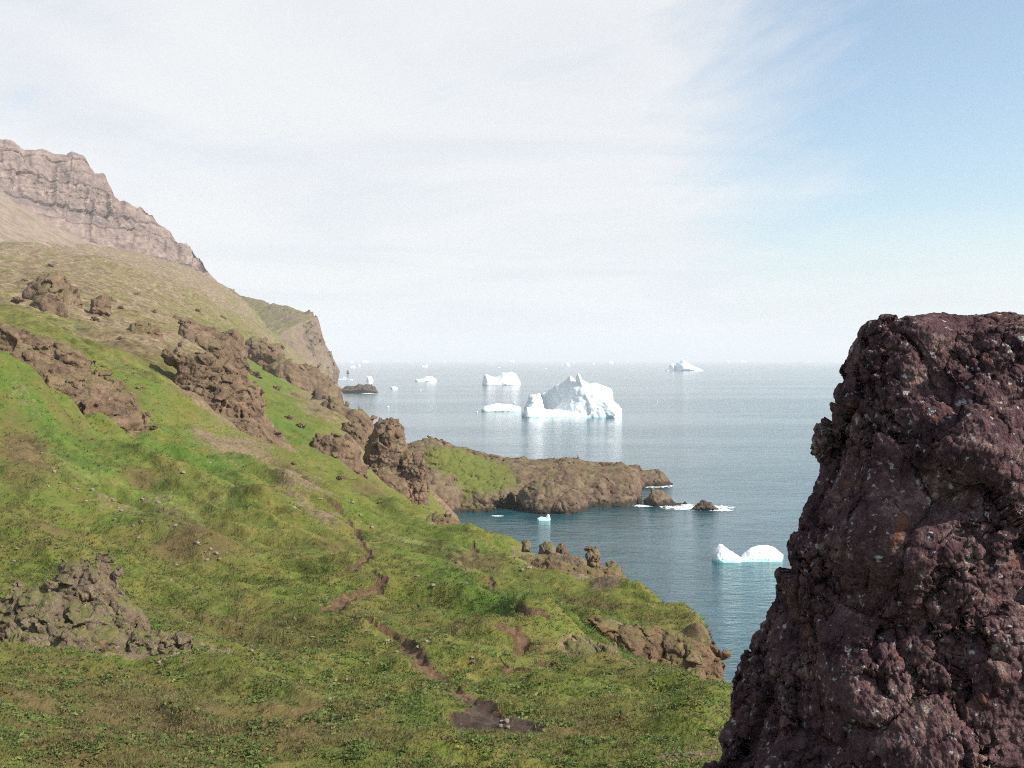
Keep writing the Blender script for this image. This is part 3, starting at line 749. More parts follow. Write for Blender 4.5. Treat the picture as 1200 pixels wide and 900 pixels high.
rock_obj('skerry','small dark rock awash off the tip of the peninsula','reef',[
    LY([(808,599),(815,591),(824,587),(832,588),(838,592),(846,599)],421,2.4,1.2,grow=.4)],
    .25,M['wet_rock'],None,kun=1,amp=.8,sc1=4,blocks=.7,bsc=1.8,crack=.3,zmin=-1.5,seed=20)
rock_obj('standing_rock','upright block of rock standing alone on the edge above the bay','standing rock',[
    LY([(686,676),(687,660),(685,649),(689,642),(699,642),(704,650),(706,676)],99,.75,.3)],
    .075,M['rock_brown'],None,kun=.4,amp=.22,sc1=1.2,blocks=.3,bsc=.9,crack=.16,seed=21)
rock_obj('rock_outcrop','broken tan ledge at the edge of the bay under the upright block','rock outcrop',[
    LY([(618,664),(640,651),(665,655),(690,663),(722,664),(734,672),(739,692),(736,715),(690,712),(640,690),(616,680)],98,1.5,.8,grow=.45)],
    .13,M['scarp'],ON,kun=.5,amp=.55,sc1=3,blocks=.5,bsc=1.3,crack=.3,seed=22)
def boulder(label,pp,Y,th,h,mat,amp,seed,group='boulders on the slope'):
    rock_obj('boulder',label,'boulder',[LY(pp,Y,th,th*.5)],h,mat,group,kun=.3,amp=amp,sc1=th*2.2,blocks=amp*1.1,bsc=th*1.3,crack=amp*.5,seed=seed)
boulder('low dark boulder on the cliff edge, leftmost of the three by the bay',[(608,648),(611,634),(617,631),(622,635),(624,648)],124,.7,.09,M['rock_near'],.2,31)
boulder('wide dark boulder on the cliff edge between two smaller ones',[(628,652),(632,638),(640,634),(650,637),(656,652)],122,1.2,.1,M['rock_near'],.3,32)
boulder('mossy square boulder on the cliff edge, nearest the upright block',[(648,658),(652,641),(660,636),(667,640),(668,660)],119,1.,.1,M['rock_brown'],.25,33)
boulder('flat grey block on the tip of the ledge, right of the upright block',[(706,672),(708,658),(718,656),(728,662),(730,676)],108,.8,.08,M['rock_near'],.2,34)
boulder('red brown boulder in the middle of the lower meadow, upper of a pair',[(528,672),(529,660),(537,655),(545,660),(546,672)],92,.7,.07,M['scarp'],.18,35)
boulder('flat red brown boulder in the middle of the lower meadow, lower of a pair',[(537,678),(540,666),(547,664),(553,668),(554,678)],88,.6,.07,M['scarp'],.15,36)
boulder('small rounded boulder on the grassy headland rim beside the sea',[(797,734),(800,723),(806,720),(811,724),(815,738)],73.5,.5,.05,M['rock_near'],.14,37)
rock_obj('earth_scarp','steep red brown earth and rock scarp on the near headland facing the camera','scarp',[
    LY([(676,717),(693,719),(710,724),(738,731),(763,738),(787,742),(801,741),(824,745),(835,750),(844,763),(847,790),(846,840),(780,840),(740,790),(700,745)],61.4,1.3,.6,lean=-.2,grow=.12)],
    .085,M['scarp'],None,kun=.5,amp=.5,sc1=3,blocks=.5,bsc=1.2,crack=.28,seed=23)
rock_obj('rock_outcrop','grey rubbly outcrop in the grass below the red brown scarp','rock outcrop',[
    LY([(655,760),(664,748),(682,746),(700,754),(706,770),(704,800),(655,790)],50,.45,.25,grow=.5,lean=-.4)],
    .07,M['rock_near'],ON,kun=.4,amp=.25,sc1=1.5,blocks=.25,bsc=.6,crack=.12,seed=24)
rock_obj('rock_outcrop','thin grey rib of rock nearest the foot of the red brown scarp','rock outcrop',[
    LY([(702,765),(706,754),(716,753),(727,764),(732,778),(728,795),(702,790)],49.5,.3,.2,grow=.5,lean=-.4)],
    .06,M['rock_near'],ON,kun=.4,amp=.2,sc1=1.2,blocks=.22,bsc=.5,crack=.1,seed=25)
rock_obj('rock_outcrop','pale slanting rock rib in the green hollow beside the trail','rock outcrop',[
    LY([(482,674),(488,664),(496,661),(504,672),(513,685),(522,700),(520,715),(484,712)],71,.5,.3,grow=.5)],
    .07,M['rock_near'],ON,kun=.4,amp=.25,sc1=1.6,blocks=.25,bsc=.7,crack=.14,seed=26)
rock_obj('rock_outcrop','tan spur of rubble dropping from the meadow into the cove','rock outcrop',[
    LY([(498,604),(512,598),(530,604),(545,618),(552,634),(548,650),(500,640)],146,1.8,1.2,grow=.6)],
    .18,M['scarp'],ON,kun=.8,amp=.6,sc1=4,blocks=.5,bsc=1.4,crack=.3,seed=27)
rock_obj('rock_outcrop','low dark rock at the bottom edge of the picture beside the huge foreground rock','rock outcrop',[
    LY([(740,908),(765,896),(800,892),(830,889),(850,884),(860,930),(735,930)],21.5,.5,.3,grow=.3)],
    .04,M['rock_near'],ON,kun=.3,amp=.18,sc1=.9,blocks=.14,bsc=.4,crack=.07,seed=28)
# peninsula-side little crags on the grass
rock_obj('shore_crag','two humped dark crag on the crest of the peninsula neck','shore crag',[
    LY([(484,522),(494,513),(510,512),(522,520),(524,540),(484,540)],470,5,3,grow=.3),LY([(508,520),(515,513),(526,516),(540,526),(540,545),(508,540)],462,5,3,grow=.3)],
    .5,M['rock_mid'],CR,kun=1.,amp=1.5,sc1=8,blocks=1.1,bsc=3,crack=.6,seed=29)

# ------------------------------------------------------------------ huge foreground rock
def big_rock():
    sil=np.array([(940,800),(905,822),(890,843),(872,842),(850,850),(828,856),(805,862),(790,868),(768,874),(745,886),(720,897),(700,906),(675,914),(650,920),(625,929),(600,937),(585,948),(570,955),(550,958),(520,960),(495,968),(470,975),(450,982),(430,983),(410,988),(395,994),(383,1004),(372,1022),(364,1046)],float)
    Y0=8.6
    yp=sil[:,0];xp=sil[:,1]
    nz=640;nt=1350
    zt=H-(384-HZ)/F*Y0;zb=H-5.6
    zs=np.linspace(zb,zt-.02,nz)
    py=HZ+(H-zs)/Y0*F
    want=np.interp(py,yp[::-1],xp[::-1])+14
    th=np.concatenate([np.linspace(math.radians(115),math.radians(290),nt),np.linspace(math.radians(290),math.radians(475),160)[1:-1]])
    ct,st=np.cos(th),np.sin(th);e=.86
    cx2=np.sign(ct)*np.abs(ct)**e;sx2=np.sign(st)*np.abs(st)**e
    cxx=(1195-600)/F*Y0;cyy=Y0+.7
    xl=(want-600)/F*Y0
    for it in range(8):      # solve the plan so that its outline sits where the photo shows it
        rx=np.maximum(cxx-xl,.5);ry=np.maximum(rx*.6,.6)
        X=cxx+rx[:,None]*cx2;Yv=cyy+ry[:,None]*sx2-.10*(zs[:,None]-zt)*np.minimum(sx2,0)
        Zv=np.broadcast_to(zs[:,None],X.shape).copy()
        pxm=(600+F*X/Yv).min(1);k=(600+F*X/Yv).argmin(1)
        pyl=HZ+(H-zs)/Yv[np.arange(nz),k]*F
        tgt=np.interp(pyl,yp[::-1],xp[::-1])+14
        xl=xl+.8*(tgt-pxm)/F*Y0
        xl=np.convolve(np.pad(xl,8,'edge'),np.ones(17)/17,'valid')
    caps=[];s0=np.linspace(1,0,140)[1:]
    for s in s0:
        caps.append(np.stack([cxx+(X[-1]-cxx)*s,cyy+(Yv[-1]-cyy)*s,Zv[-1]+.1*(1-s**2)+0*X[-1]],-1))
    G=np.concatenate([np.stack([X,Yv,Zv],-1),np.array(caps)],0).astype(np.float64)
    def normals(G):
        gu=np.roll(G,-1,1)-np.roll(G,1,1);gv=np.gradient(G,axis=0)
        n=np.cross(gu,gv);return n/np.maximum(np.linalg.norm(n,axis=-1,keepdims=True),1e-9)
    def disp(G,f):
        n=normals(G);x,y,z=[G[...,i].astype(f32) for i in range(3)]
        return G+n*f(x,y,z-50)[...,None]
    fade=np.ones(G.shape[0]);fade[-190:]=np.linspace(1,.25,190)
    fd=fade[:,None]
    # hollows and shoulders read off the photo: ribs running down to the left
    G=disp(G,lambda x,y,z: fd*(.15*fbm3(x/1.25+2,y/1.25,z/1.6,3,.5)+.09*(1-2*np.abs(perlin3((x+z*.55)/.95,y/.95,z/2.2)))))
    for bx_,by_,br_,ba_ in [(1085,520,.42,.36),(1165,560,.6,.34),(1150,665,.55,.3),(1015,885,.5,.4),(1110,895,.45,.3),(1190,440,.75,.2),(1060,640,.4,.16),(960,760,.5,.2),(1185,800,.5,.28),(1030,400,.5,.08)]:
        d0=W(bx_,by_,1.);ray=d0-np.array([0,0,H]);ray/=np.linalg.norm(ray)
        q=G-np.array([0,0,H]);al=q@ray;pr=np.linalg.norm(q-al[...,None]*ray,axis=-1)+np.where(G[...,1]>cyy+1.5,9,0)
        k=np.exp(-(pr/br_)**2*1.6)*ba_
        G=G+(.75*k)[...,None]*np.array([.3,-.9,.12])
    for it in range(40):      # relax the grid so that no face is stretched
        G[1:-1,1:-1]=.5*G[1:-1,1:-1]+.125*(G[:-2,1:-1]+G[2:,1:-1]+G[1:-1,:-2]+G[1:-1,2:])
    def blocky(bs,a,cr):
        def f(x,y,z):
            wx=x+.4*bs*perlin3(x/bs,y/bs,z/bs);wy=y+.4*bs*perlin3(x/bs+5,y/bs,z/bs);wz=z+.4*bs*perlin3(x/bs,y/bs+8,z/bs)
            p,q,c,tl=voro(wx/bs,wy/bs,wz/bs)
            return (fd if bs>.5 else fd*(.25+1.*sstep(-.25,.3,perlin3(x/.55+4,y/.55,z/.7))))*(a*((c-.5)*1.2-tl*2.6-(p-.5)*.3)-cr*np.exp(-(q-p)*8))
        return f
    G=disp(G,blocky(.8,.12,.06))
    G=disp(G,blocky(.24,.05,.03))
    G=disp(G,blocky(.095,.02,.012))
    G=disp(G,lambda x,y,z: fd*(.016*fbm3(x/.07,y/.07,z/.07,3,.6)))
    pp=600+F*G[...,0]/G[...,1];qq=HZ+(H-G[...,2])/G[...,1]*F
    kk=pp[:nz-40].argmin(1);rw=np.arange(nz-40)
    df=np.interp(qq[rw,kk],yp[::-1],xp[::-1])-pp[rw,kk]
    df=np.convolve(np.pad(df,(30,30),'edge'),np.ones(61)/61,'valid');df=np.r_[df,np.full(G.shape[0]-len(df),df[-1])]
    G[...,0]+=(df/F*Y0)[:,None]*sstep(1260,960,pp)
    nr,nc=G.shape[:2]
    ii=np.arange(nr*nc).reshape(nr,nc);jj=np.roll(ii,-1,1)
    Q=np.stack([ii[:-1],jj[:-1],jj[1:],ii[1:]],-1).reshape(-1,4)
    o=mesh_from('boulder',G.reshape(-1,3),Q,M['rock_big'],True)
    recentre(o,(cxx,cyy,zb))
    tag(o,'huge dark purple brown rock with pale lichen spots filling the right foreground','rock')
big_rock()

# ------------------------------------------------------------------ icebergs
IG='icebergs on the sea'
def wy(py): return H*F/(py-HZ)         # distance of a waterline seen at row py
def berg(label,layers,h,mat,amp,sc1,blocks,bsc,seed,group=IG,kun=None,name='iceberg',carve=()):
    pm=max(q for l in layers for _,q in l['P']);pn=min(q for l in layers for _,q in l['P'])
    for l in layers: l['P']=[(a,q+max(4,.3*(pm-pn)) if q>pm-1.6 and q>pn+.5*(pm-pn) else q) for a,q in l['P']]
    return rock_obj(name,label,'iceberg',layers,h,mat,group,kun=kun or h*2,amp=amp,sc1=sc1,blocks=blocks*.5,bsc=bsc,crack=blocks*.2,fine=.35,zmin=-h*5,seed=seed,bury=False,carve=carve)
Y=1130
berg('largest iceberg, white with a steep blue shaded notch and a small pinnacle',[
    LY([(645,486),(652,477),(665,463),(669,453),(676,449),(675.6,441),(678,437.5),(680.5,440),(682.5,445.5),(691.7,449.7),(696.5,448.6),(716.7,455),(718.3,470),(727.5,478),(727.5,489),(645,489)],Y,15,3,grow=.35,yaw=-.35),
    LY([(611,489),(612,483),(617,477),(640,480),(700,479),(727,480),(728,489)],Y-16,13,4,grow=.6,part='shelf'),
    LY([(613,489),(614,477),(621,464),(622,462.6),(632,462.3),(636,467),(638,478),(640,489)],Y-2,9,3,grow=.3,part='tower'),
    LY([(634,489),(634,463),(642,458),(648,453),(651,450.5),(655,449),(657,447),(660,446.6),(667.5,439.2),(676,447),(676,489)],Y+30,10,3,yaw=-.7,part='wall')],
    1.15,M['ice_far'],2.2,16,2.2,9,41)
Y=wy(451)
berg('big saddle shaped iceberg behind and left of the largest one',[
    LY([(563.5,453),(564.5,449),(568.6,438.8),(572,439.8),(580,442.2),(585,439.),(589,435.5),(592.5,437),(600,435),(605,438),(610,448),(610.5,453)],Y,26,5,grow=.5,yaw=-.15)],
    2.2,M['ice_far'],2.2,30,3,18,42)
berg('long flat slab of ice left of the largest iceberg',[
    LY([(563,484),(564,479),(568,475.5),(582,472.4),(596,473.2),(606,475.5),(611,477.5),(611.5,484)],wy(481.6),12,4,grow=1.)],
    .8,M['ice_far'],1.2,12,1.2,7,43)
berg('pointed far iceberg with a shaded blue gap, standing alone on the right of the sea',[
    LY([(778,435),(780,432.6),(784,432),(784.6,427),(788,426),(791,427.5),(792,435)],5900,60,14,grow=.4),
    LY([(791,435),(793,425.6),(797,423.5),(800,421.3),(803,423),(806.5,425.4),(814,429.5),(822,432.6),(823,435)],5850,60,14,grow=.4,yaw=-.5)],
    4.5,M['ice_far'],8,60,8,40,44)
berg('small white iceberg with a dark stripe, left of the saddle shaped one',[
    LY([(486,448),(488,444.6),(495,443.6),(500,440.8),(507,441.2),(511.5,444),(512,448)],wy(447),20,6,grow=.4)],
    2.,M['ice_far'],3.5,20,3,12,45)
berg('little upright far iceberg shaped like a sail',[LY([(492,431),(494,428.5),(498,427.6),(499.5,424.8),(501,427),(502.6,431)],wy(430.2),40,12)],4,M['ice_far'],5,40,5,25,46)
berg('rough lump of ice near the foot of the far headland',[LY([(428,447),(430,441.4),(434,440.8),(437,443.6),(439,446.6),(439,448)],wy(446.6),14,5,grow=.3)],1.8,M['ice_far'],3,16,2.5,10,47)
berg('flat small floe below the rough lump of ice',[LY([(457,456.5),(458,453.4),(462,452.6),(466,453.4),(466.4,456.5)],wy(455.6),10,4,grow=.3)],1.2,M['ice_far'],1.6,10,1.5,7,48)
Y=wy(656.4)
berg('nearest iceberg, a white peak and a rounded hump joined at the waterline',[
    LY([(833,661),(834.5,648),(837,643.5),(843,637),(847,638),(856,645),(862,649),(869,653.5),(871,661)],Y-.6,2.2,.7,grow=.3),
    LY([(865,661),(868,651),(876,644),(884,640),(895,637.8),(905,640),(913,645),(917.6,650),(918,661)],Y+1.2,2.6,1.,grow=.3,part='hump'),
    LY([(833,661),(836,654.5),(870,652.5),(916,652),(919,661)],Y-.6,2.,.6,grow=.8)],
    .16,M['ice_near'],.35,2.4,.3,1.4,49)
Y=wy(609.5)
berg('tiny swan shaped piece of ice in the cove below the sea cave',[
    LY([(628,612),(629.5,607.6),(633,605.4),(639,606),(645,607.6),(645.6,612)],Y,1.,.4,grow=.4),
    LY([(639,610),(640.4,604.4),(641.8,602),(643.6,602.6),(644.8,606),(645.4,610)],Y,.6,.25,part='neck')],
    .11,M['ice_near'],.14,1.2,.12,.7,50)
tiny=[(414,431,9,3.4,'flat white floe off the far headland, left of a smaller one'),(420.5,429.4,6,2.6,'smaller white floe beside the flat floe off the far headland'),
      (428,424.7,11,2.8,'long low iceberg on the horizon right of the far headland'),(412,425,7,2.2,'low iceberg on the horizon close to the far headland'),
      (600,425.2,9,4.2,'blocky iceberg on the horizon above the saddle shaped one'),(521,424.8,5,2,'low horizon iceberg right of the sail shaped one'),
      (665,428.6,8,4.6,'small wedge iceberg above the peak of the largest iceberg'),(659,428.4,3,1.4,'speck of ice beside the small wedge iceberg'),
      (716,426.2,9,3.4,'small iceberg on the horizon above the right end of the largest iceberg'),(735,424.3,5,1.6,'faint ice fragment on the horizon, right of the small iceberg over the largest one'),
      (853,424.6,7,2.4,'left one of two low icebergs on the horizon near the dark rock'),(870,424.6,13,3.,'right and longer one of two low icebergs on the horizon near the dark rock'),
      (672,425,5,2,'horizon ice fragment right of the small wedge iceberg'),(948,424.6,5,1.6,'ice fragment on the horizon nearest the dark foreground rock')]
for i,(px,pb,w,h,lab) in enumerate(tiny):
    Yb=wy(pb);u=Yb/F;r=np.random.default_rng(60+i)
    a,b,c=r.uniform(.5,1,3)
    P=[(px-w/2,pb+.6),(px-w/2,pb-h*.45*a),(px-w*.25,pb-h*b),(px+w*.1,pb-h*(.75+.25*c)),(px+w*.33,pb-h*.7*a),(px+w/2,pb-h*.2),(px+w/2,pb+.6)]
    hh=h*u/6
    berg(lab,[LY(P,Yb,w*u*.3,w*u*.1)],hh,M['ice_far'],h*u*.12,w*u*.25,h*u*.12,w*u*.2,60+i)
flo=[(404,442.5,8,1.),(412,445.5,7,1.),(493,457.6,3,1.6),(455,477.4,5,1.8),(511,476.6,2.2,1.),(559,483.6,3,1.6),(603,472.2,6,1.4),(770,471,2.2,1.2),(430,441.4,3,1.2),(585,431,6,1.),(640,432,5,1.),(696,427,6,1.2)]
for i,(px,pb,w,h) in enumerate(flo):
    Yb=wy(pb);u=Yb/F
    P=[(px-w/2,pb+.3),(px-w*.3,pb-h*.9),(px+w*.15,pb-h),(px+w/2,pb+.3)]
    berg('small scrap of floating ice, little more than a white dot on the water',[LY(P,Yb,w*u*.3,w*u*.1)],max(h*u/5,.3),M['ice_far'],h*u*.15,w*u*.3,h*u*.1,w*u*.25,80+i,group='scraps of floating ice',name='ice_floe')

# ------------------------------------------------------------------ surf
def surf():
    Vs=[];Fs=[];nv=0
    for px,py,wx,wyy in [(800,594.5,26,4.2),(838,595,24,2.6),(768,569.5,22,2.6),(753,593,12,1.6),(583,604.8,8,.8),(790,592,12,2),(432,461,9,.5),(402,444.4,8,.7),(845,598,16,1.4)]:
        c=W(px,py,wy(py))
        Yn,Yf=wy(py+wyy),wy(max(py-wyy,HZ+.5));rx=wx*c[1]/F
        a=np.linspace(-1,1,70);b=np.linspace(-1,1,40);A,B=np.meshgrid(a,b)
        x=c[0]+A*rx;y=np.where(B<0,c[1]+B*(c[1]-Yn),c[1]+B*(Yf-c[1]))
        s=max(rx/5,.5)
        k=A*A+B*B+.9*fbm2(x/s+px,y/s,4)
        q=np.arange(70*40).reshape(40,70)
        Q=np.stack([q[:-1,:-1],q[:-1,1:],q[1:,1:],q[1:,:-1]],-1).reshape(-1,4)
        km=(k<.62)[:-1,:-1].ravel()
        Vs.append(np.stack([x,y,np.full(x.shape,.02+.06)],-1).reshape(-1,3));Fs.append(Q[km]+nv);nv+=70*40
    o=mesh_from('surf',np.concatenate(Vs),np.concatenate(Fs),M['foam'],True)
    kind(o,'stuff','white surf breaking around the rocks of the peninsula','surf')
surf()

# ------------------------------------------------------------------ loose stones (individuals)
def stone_mesh(i):
    import bmesh
    bm=bmesh.new();bmesh.ops.create_icosphere(bm,subdivisions=3,radius=1)
    co=np.array([v.co[:] for v in bm.verts]);d=1+.28*fbm3(co[:,0]*1.1+i*7,co[:,1]*1.1,co[:,2]*1.1,3)
    a,b,c,tl=voro((co[:,0]*1.2+i*3).astype(f32),(co[:,1]*1.2).astype(f32),(co[:,2]*1.2).astype(f32));d=d+.2*(c-.5)-.1*(a-.5)-.5*tl
    for v,k in zip(bm.verts,d): v.co=v.co*float(k)
    for f in bm.faces:f.smooth=True
    m=bpy.data.meshes.new('stone');bm.to_mesh(m);bm.free();m.materials.append(M['stone']);return m
M['stone']=rock_mat('weathered stone',(.12,.09,.07),(.25,.2,.155),(.38,.33,.27),.2)
SM=[stone_mesh(i) for i in range(5)]
spots=[]
r=random.Random(3)
for cxp,cyp,sx,sy,nn in [(140,590,40,14,10),(245,655,45,12,10),(180,620,40,16,5),(470,770,30,14,5),(300,770,60,15,5),(400,800,50,20,4),(560,780,60,8,5),(500,680,40,14,3),(640,670,40,8,5),(380,590,40,14,8),(430,620,30,14,4),(90,560,60,20,5),(20,650,20,14,3),(590,850,22,7,4),(200,770,30,10,5),(230,560,40,16,4)]:
    for k in range(nn): spots.append((cxp+r.gauss(0,1)*sx*.6,cyp+r.gauss(0,1)*sy*.6))
for px,py in spots:
    if px<2: continue
    p=hit(px,py);R_=r.uniform(.7,2.)*p[1]/F*1.1+.02
    o=bpy.data.objects.new('stone',r.choice(SM));C.objects.link(o)
    o.location=(p[0],p[1],ground_z(p[0],p[1])+R_*.15);o.scale=(R_*r.uniform(.9,1.5),R_*r.uniform(.8,1.2),R_*r.uniform(.5,.9));o.rotation_euler=(r.uniform(-.2,.2),r.uniform(-.2,.2),r.uniform(0,6.28))
    tag(o,'small loose weathered stone lying half sunk in the grass of the slope','stone','loose stones on the slope')

def crag_mesh(i):
    import bmesh
    bm=bmesh.new();bmesh.ops.create_icosphere(bm,subdivisions=5,radius=1)
    co=np.array([v.co[:] for v in bm.verts]).astype(f32)
    d=1+.5*fbm3(co[:,0]*1.2+i*7,co[:,1]*1.2,co[:,2]*1.2,4,.55)
    for sc_,w_ in ((1.6,.4),(4.,.16)):
        a,b,c,tl=voro(co[:,0]*sc_+i*3,co[:,1]*sc_,co[:,2]*sc_);d=d+w_*(c-.5)-w_*2*tl-w_*.35*np.exp(-(b-a)*6)
    for v,k in zip(bm.verts,d): v.co=v.co*float(k)
    for f in bm.faces:f.smooth=True
    m=bpy.data.meshes.new('crag');bm.to_mesh(m);bm.free();m.materials.append(M['rock_mid']);return m
CM=[crag_mesh(i) for i in range(4)]
r=random.Random(9)
for px,py,wd,ht in [(20,352,16,7),(130,352,10,7),(142,362,8,5),(112,376,14,7),(140,398,12,6),(205,372,10,6),(180,366,9,4),(300,440,16,8),(322,455,14,7),(345,448,12,6),(312,420,12,5),(300,478,10,6),(338,490,16,7),(352,500,14,6),(262,372,9,4),(232,365,9,4),(60,312,10,4),(160,345,9,4),(350,405,10,5),(395,512,10,6),(408,500,12,6),(330,408,10,4),(120,430,10,5),(165,455,12,6),(355,560,12,5),(345,545,10,5),(180,500,10,5),(400,560,12,5),(445,590,12,6),(30,330,9,4),(215,438,10,5)]:
    p=hit(px,py);k=p[1]/F
    o=bpy.data.objects.new('crag',r.choice(CM));C.objects.link(o)
    o.location=(p[0],p[1],p[2]-.2*ht*k);o.scale=(wd*k*.45,wd*k*.4,ht*k*.55);o.rotation_euler=(0,r.uniform(-.1,.35),r.uniform(0,6.28))
    tag(o,'small brown crag breaking through the turf of the slope','crag','small crags on the slope')

# ------------------------------------------------------------------ hillside mesh (after the rocks, whose rubble it carries)
mk=np.zeros(XX.shape,f32)
for V in ROCKV:
    u=V[:,0]/V[:,1];l=np.log(V[:,1]);g=ground_z(V[:,0],V[:,1]);q=np.abs(V[:,2]-g)<.012*V[:,1]
    a=np.clip(np.rint((u[q]-US[0])/(US[1]-US[0])),0,NU-1).astype(int);b=np.clip(np.rint(np.interp(l[q],LYS,np.arange(NR))),0,NR-1).astype(int)
    mk[b,a]=1
def blur(a,r,ax):
    k=np.ones(2*r+1)/(2*r+1)
    c=np.cumsum(np.pad(a,[(r+1,r) if i==ax else (0,0) for i in(0,1)],'edge'),axis=ax,dtype=np.float64)
    n=a.shape[ax];hi=[slice(None)]*2;lo=[slice(None)]*2;hi[ax]=slice(2*r+1,2*r+1+n);lo[ax]=slice(0,n)
    return ((c[tuple(hi)]-c[tuple(lo)])/(2*r+1))
for r in (6,5,4):
    mk=blur(blur(mk,r,1),max(r-1,2),0)
dry=np.maximum(dry,np.clip(mk*1.9,0,.75))
Vt=np.stack([X2,Y2,Z],-1).reshape(-1,3)
ii=np.arange(NR*NU).reshape(NR,NU)
Qd=np.stack([ii[:-1,:-1],ii[:-1,1:],ii[1:,1:],ii[1:,:-1]],-1).reshape(-1,4)
zq=np.max(Z.reshape(-1)[Qd],axis=1)
fm=mud_m[:-1,:-1].reshape(-1);ft=(trail_m[:-1,:-1].reshape(-1))&~fm
keep=zq>-4
at={'soil':soil.ravel(),'lush':lush.ravel(),'dry':dry.ravel(),'heath':heath.ravel(),'stone':stone.ravel()}
def sub(name,mask,mat,attrs=None):
    q=Qd[mask];idx,inv=np.unique(q,return_inverse=True)
    return mesh_from(name,Vt[idx],inv.reshape(q.shape),mat,True,{k:v[idx] for k,v in attrs.items()} if attrs else None)
kind(sub('hillside',keep&~fm&~ft,M['ground'],at),'structure','green tundra hillside sloping down to the sea','hillside')
kind(sub('path',keep&ft,M['path']),'structure','narrow trodden earth trail on the green slope','path')
kind(sub('mud',keep&fm,M['mud']),'structure','dark wet mud patch at the end of the trail','mud')


# ------------------------------------------------------------------ vegetation (stuff)
def samp(G,u,l):
    a=np.clip((u-US[0])/(US[1]-US[0]),0,NU-1.001);b=np.clip(np.interp(l,LYS,np.arange(NR)),0,NR-1.001)
    return G[b.astype(int),a.astype(int)]
def scatter(n,l0,l1,seed):
    g=np.random.default_rng(seed)
    u=g.uniform(-.62,.34,n);l=g.uniform(l0,l1,n)
    Y=np.exp(l);x=u*Y;z=ground_z(x,Y)
    ok=(samp(trail,u,l)>1.05)&(samp(mud,u,l)>1.05)&(z>3)
    return g,u[ok],l[ok],x[ok],Y[ok],z[ok]
def pal(g,n,cols,w,jit=.18):
    c=np.array(cols)[g.choice(len(cols),n,p=np.array(w)/sum(w))]
    return c*(1+g.normal(0,jit,(n,1)))*(1+g.normal(0,.06,(n,3)))
def make_grass(n,l0,l1,seed,nb=6):
    g,u,l,x,Y,z=scatter(n,l0,l1,seed)
    lu=samp(lush,u,l);he=samp(heath,u,l);dr=samp(dry,u,l)
    pn=fbm2(x/2.1,Y/2.1,3)
    ok=(g.random(len(x))>dr*.8)&(pn>-.55+.5*he)
    x,Y,z,lu,he,pn=[q[ok] for q in(x,Y,z,lu,he,pn)];n=len(x)
    base=pal(g,n,[GREEN,OLIVE,STRAW,HEATH],[.44,.38,.12,.06])
    L=pal(g,n,[LUSH,GREEN],[.7,.3])
    f=np.clip(lu*1.3+pn*.5,0,1)[:,None];base=base*(1-f)+L*f
    f=np.clip(he-.1+.5*pn,0,.75)[:,None];base=base*(1-f)+pal(g,n,[HEATH,OLIVE,STRAW],[.5,.35,.15])*f
    hgt=(.07+.0011*np.minimum(Y,95))*(1+.6*np.clip(lu,0,1))*g.uniform(.6,1.3,n)
    spread=.05+.0018*Y
    N_=n*nb
    rp=lambda a:np.repeat(a,nb,axis=0)
    ang=g.uniform(0,2*np.pi,N_);rr=rp(spread)*np.sqrt(g.random(N_))
    bx=rp(x)+rr*np.cos(ang);by=rp(Y)+rr*np.sin(ang);bz=rp(z)-.02
    lean=rp(hgt)*g.uniform(.3,1.,N_);la=ang+g.normal(0,.7,N_)
    tx=bx+lean*np.cos(la)+rp(hgt)*.35;ty=by+lean*np.sin(la)-rp(hgt)*.2;tz=bz+rp(hgt)*g.uniform(.6,1.1,N_)
    w=(.006+.00034*rp(Y))*g.uniform(.7,1.3,N_);wa=g.uniform(0,np.pi,N_)
    V=np.empty((N_,3,3));V[:,0]=np.stack([bx-w*np.cos(wa),by-w*np.sin(wa),bz],1);V[:,1]=np.stack([bx+w*np.cos(wa),by+w*np.sin(wa),bz],1);V[:,2]=np.stack([tx,ty,tz],1)
    tint=np.repeat(np.clip(rp(base)*(1+g.normal(0,.1,(N_,1))),.008,.5),3,axis=0)
    return V.reshape(-1,3),np.arange(N_*3).reshape(-1,3),tint
a=make_grass(62000,math.log(15),math.log(75),1);b=make_grass(26000,math.log(60),math.log(200),2,5)
o=mesh_from('grass',np.concatenate([a[0],b[0]]),np.concatenate([a[1],b[1]+len(a[0])]),M['grass'],False,{'tint':np.concatenate([a[2],b[2]])})
kind(o,'stuff','short tufted grass covering the slope','grass')
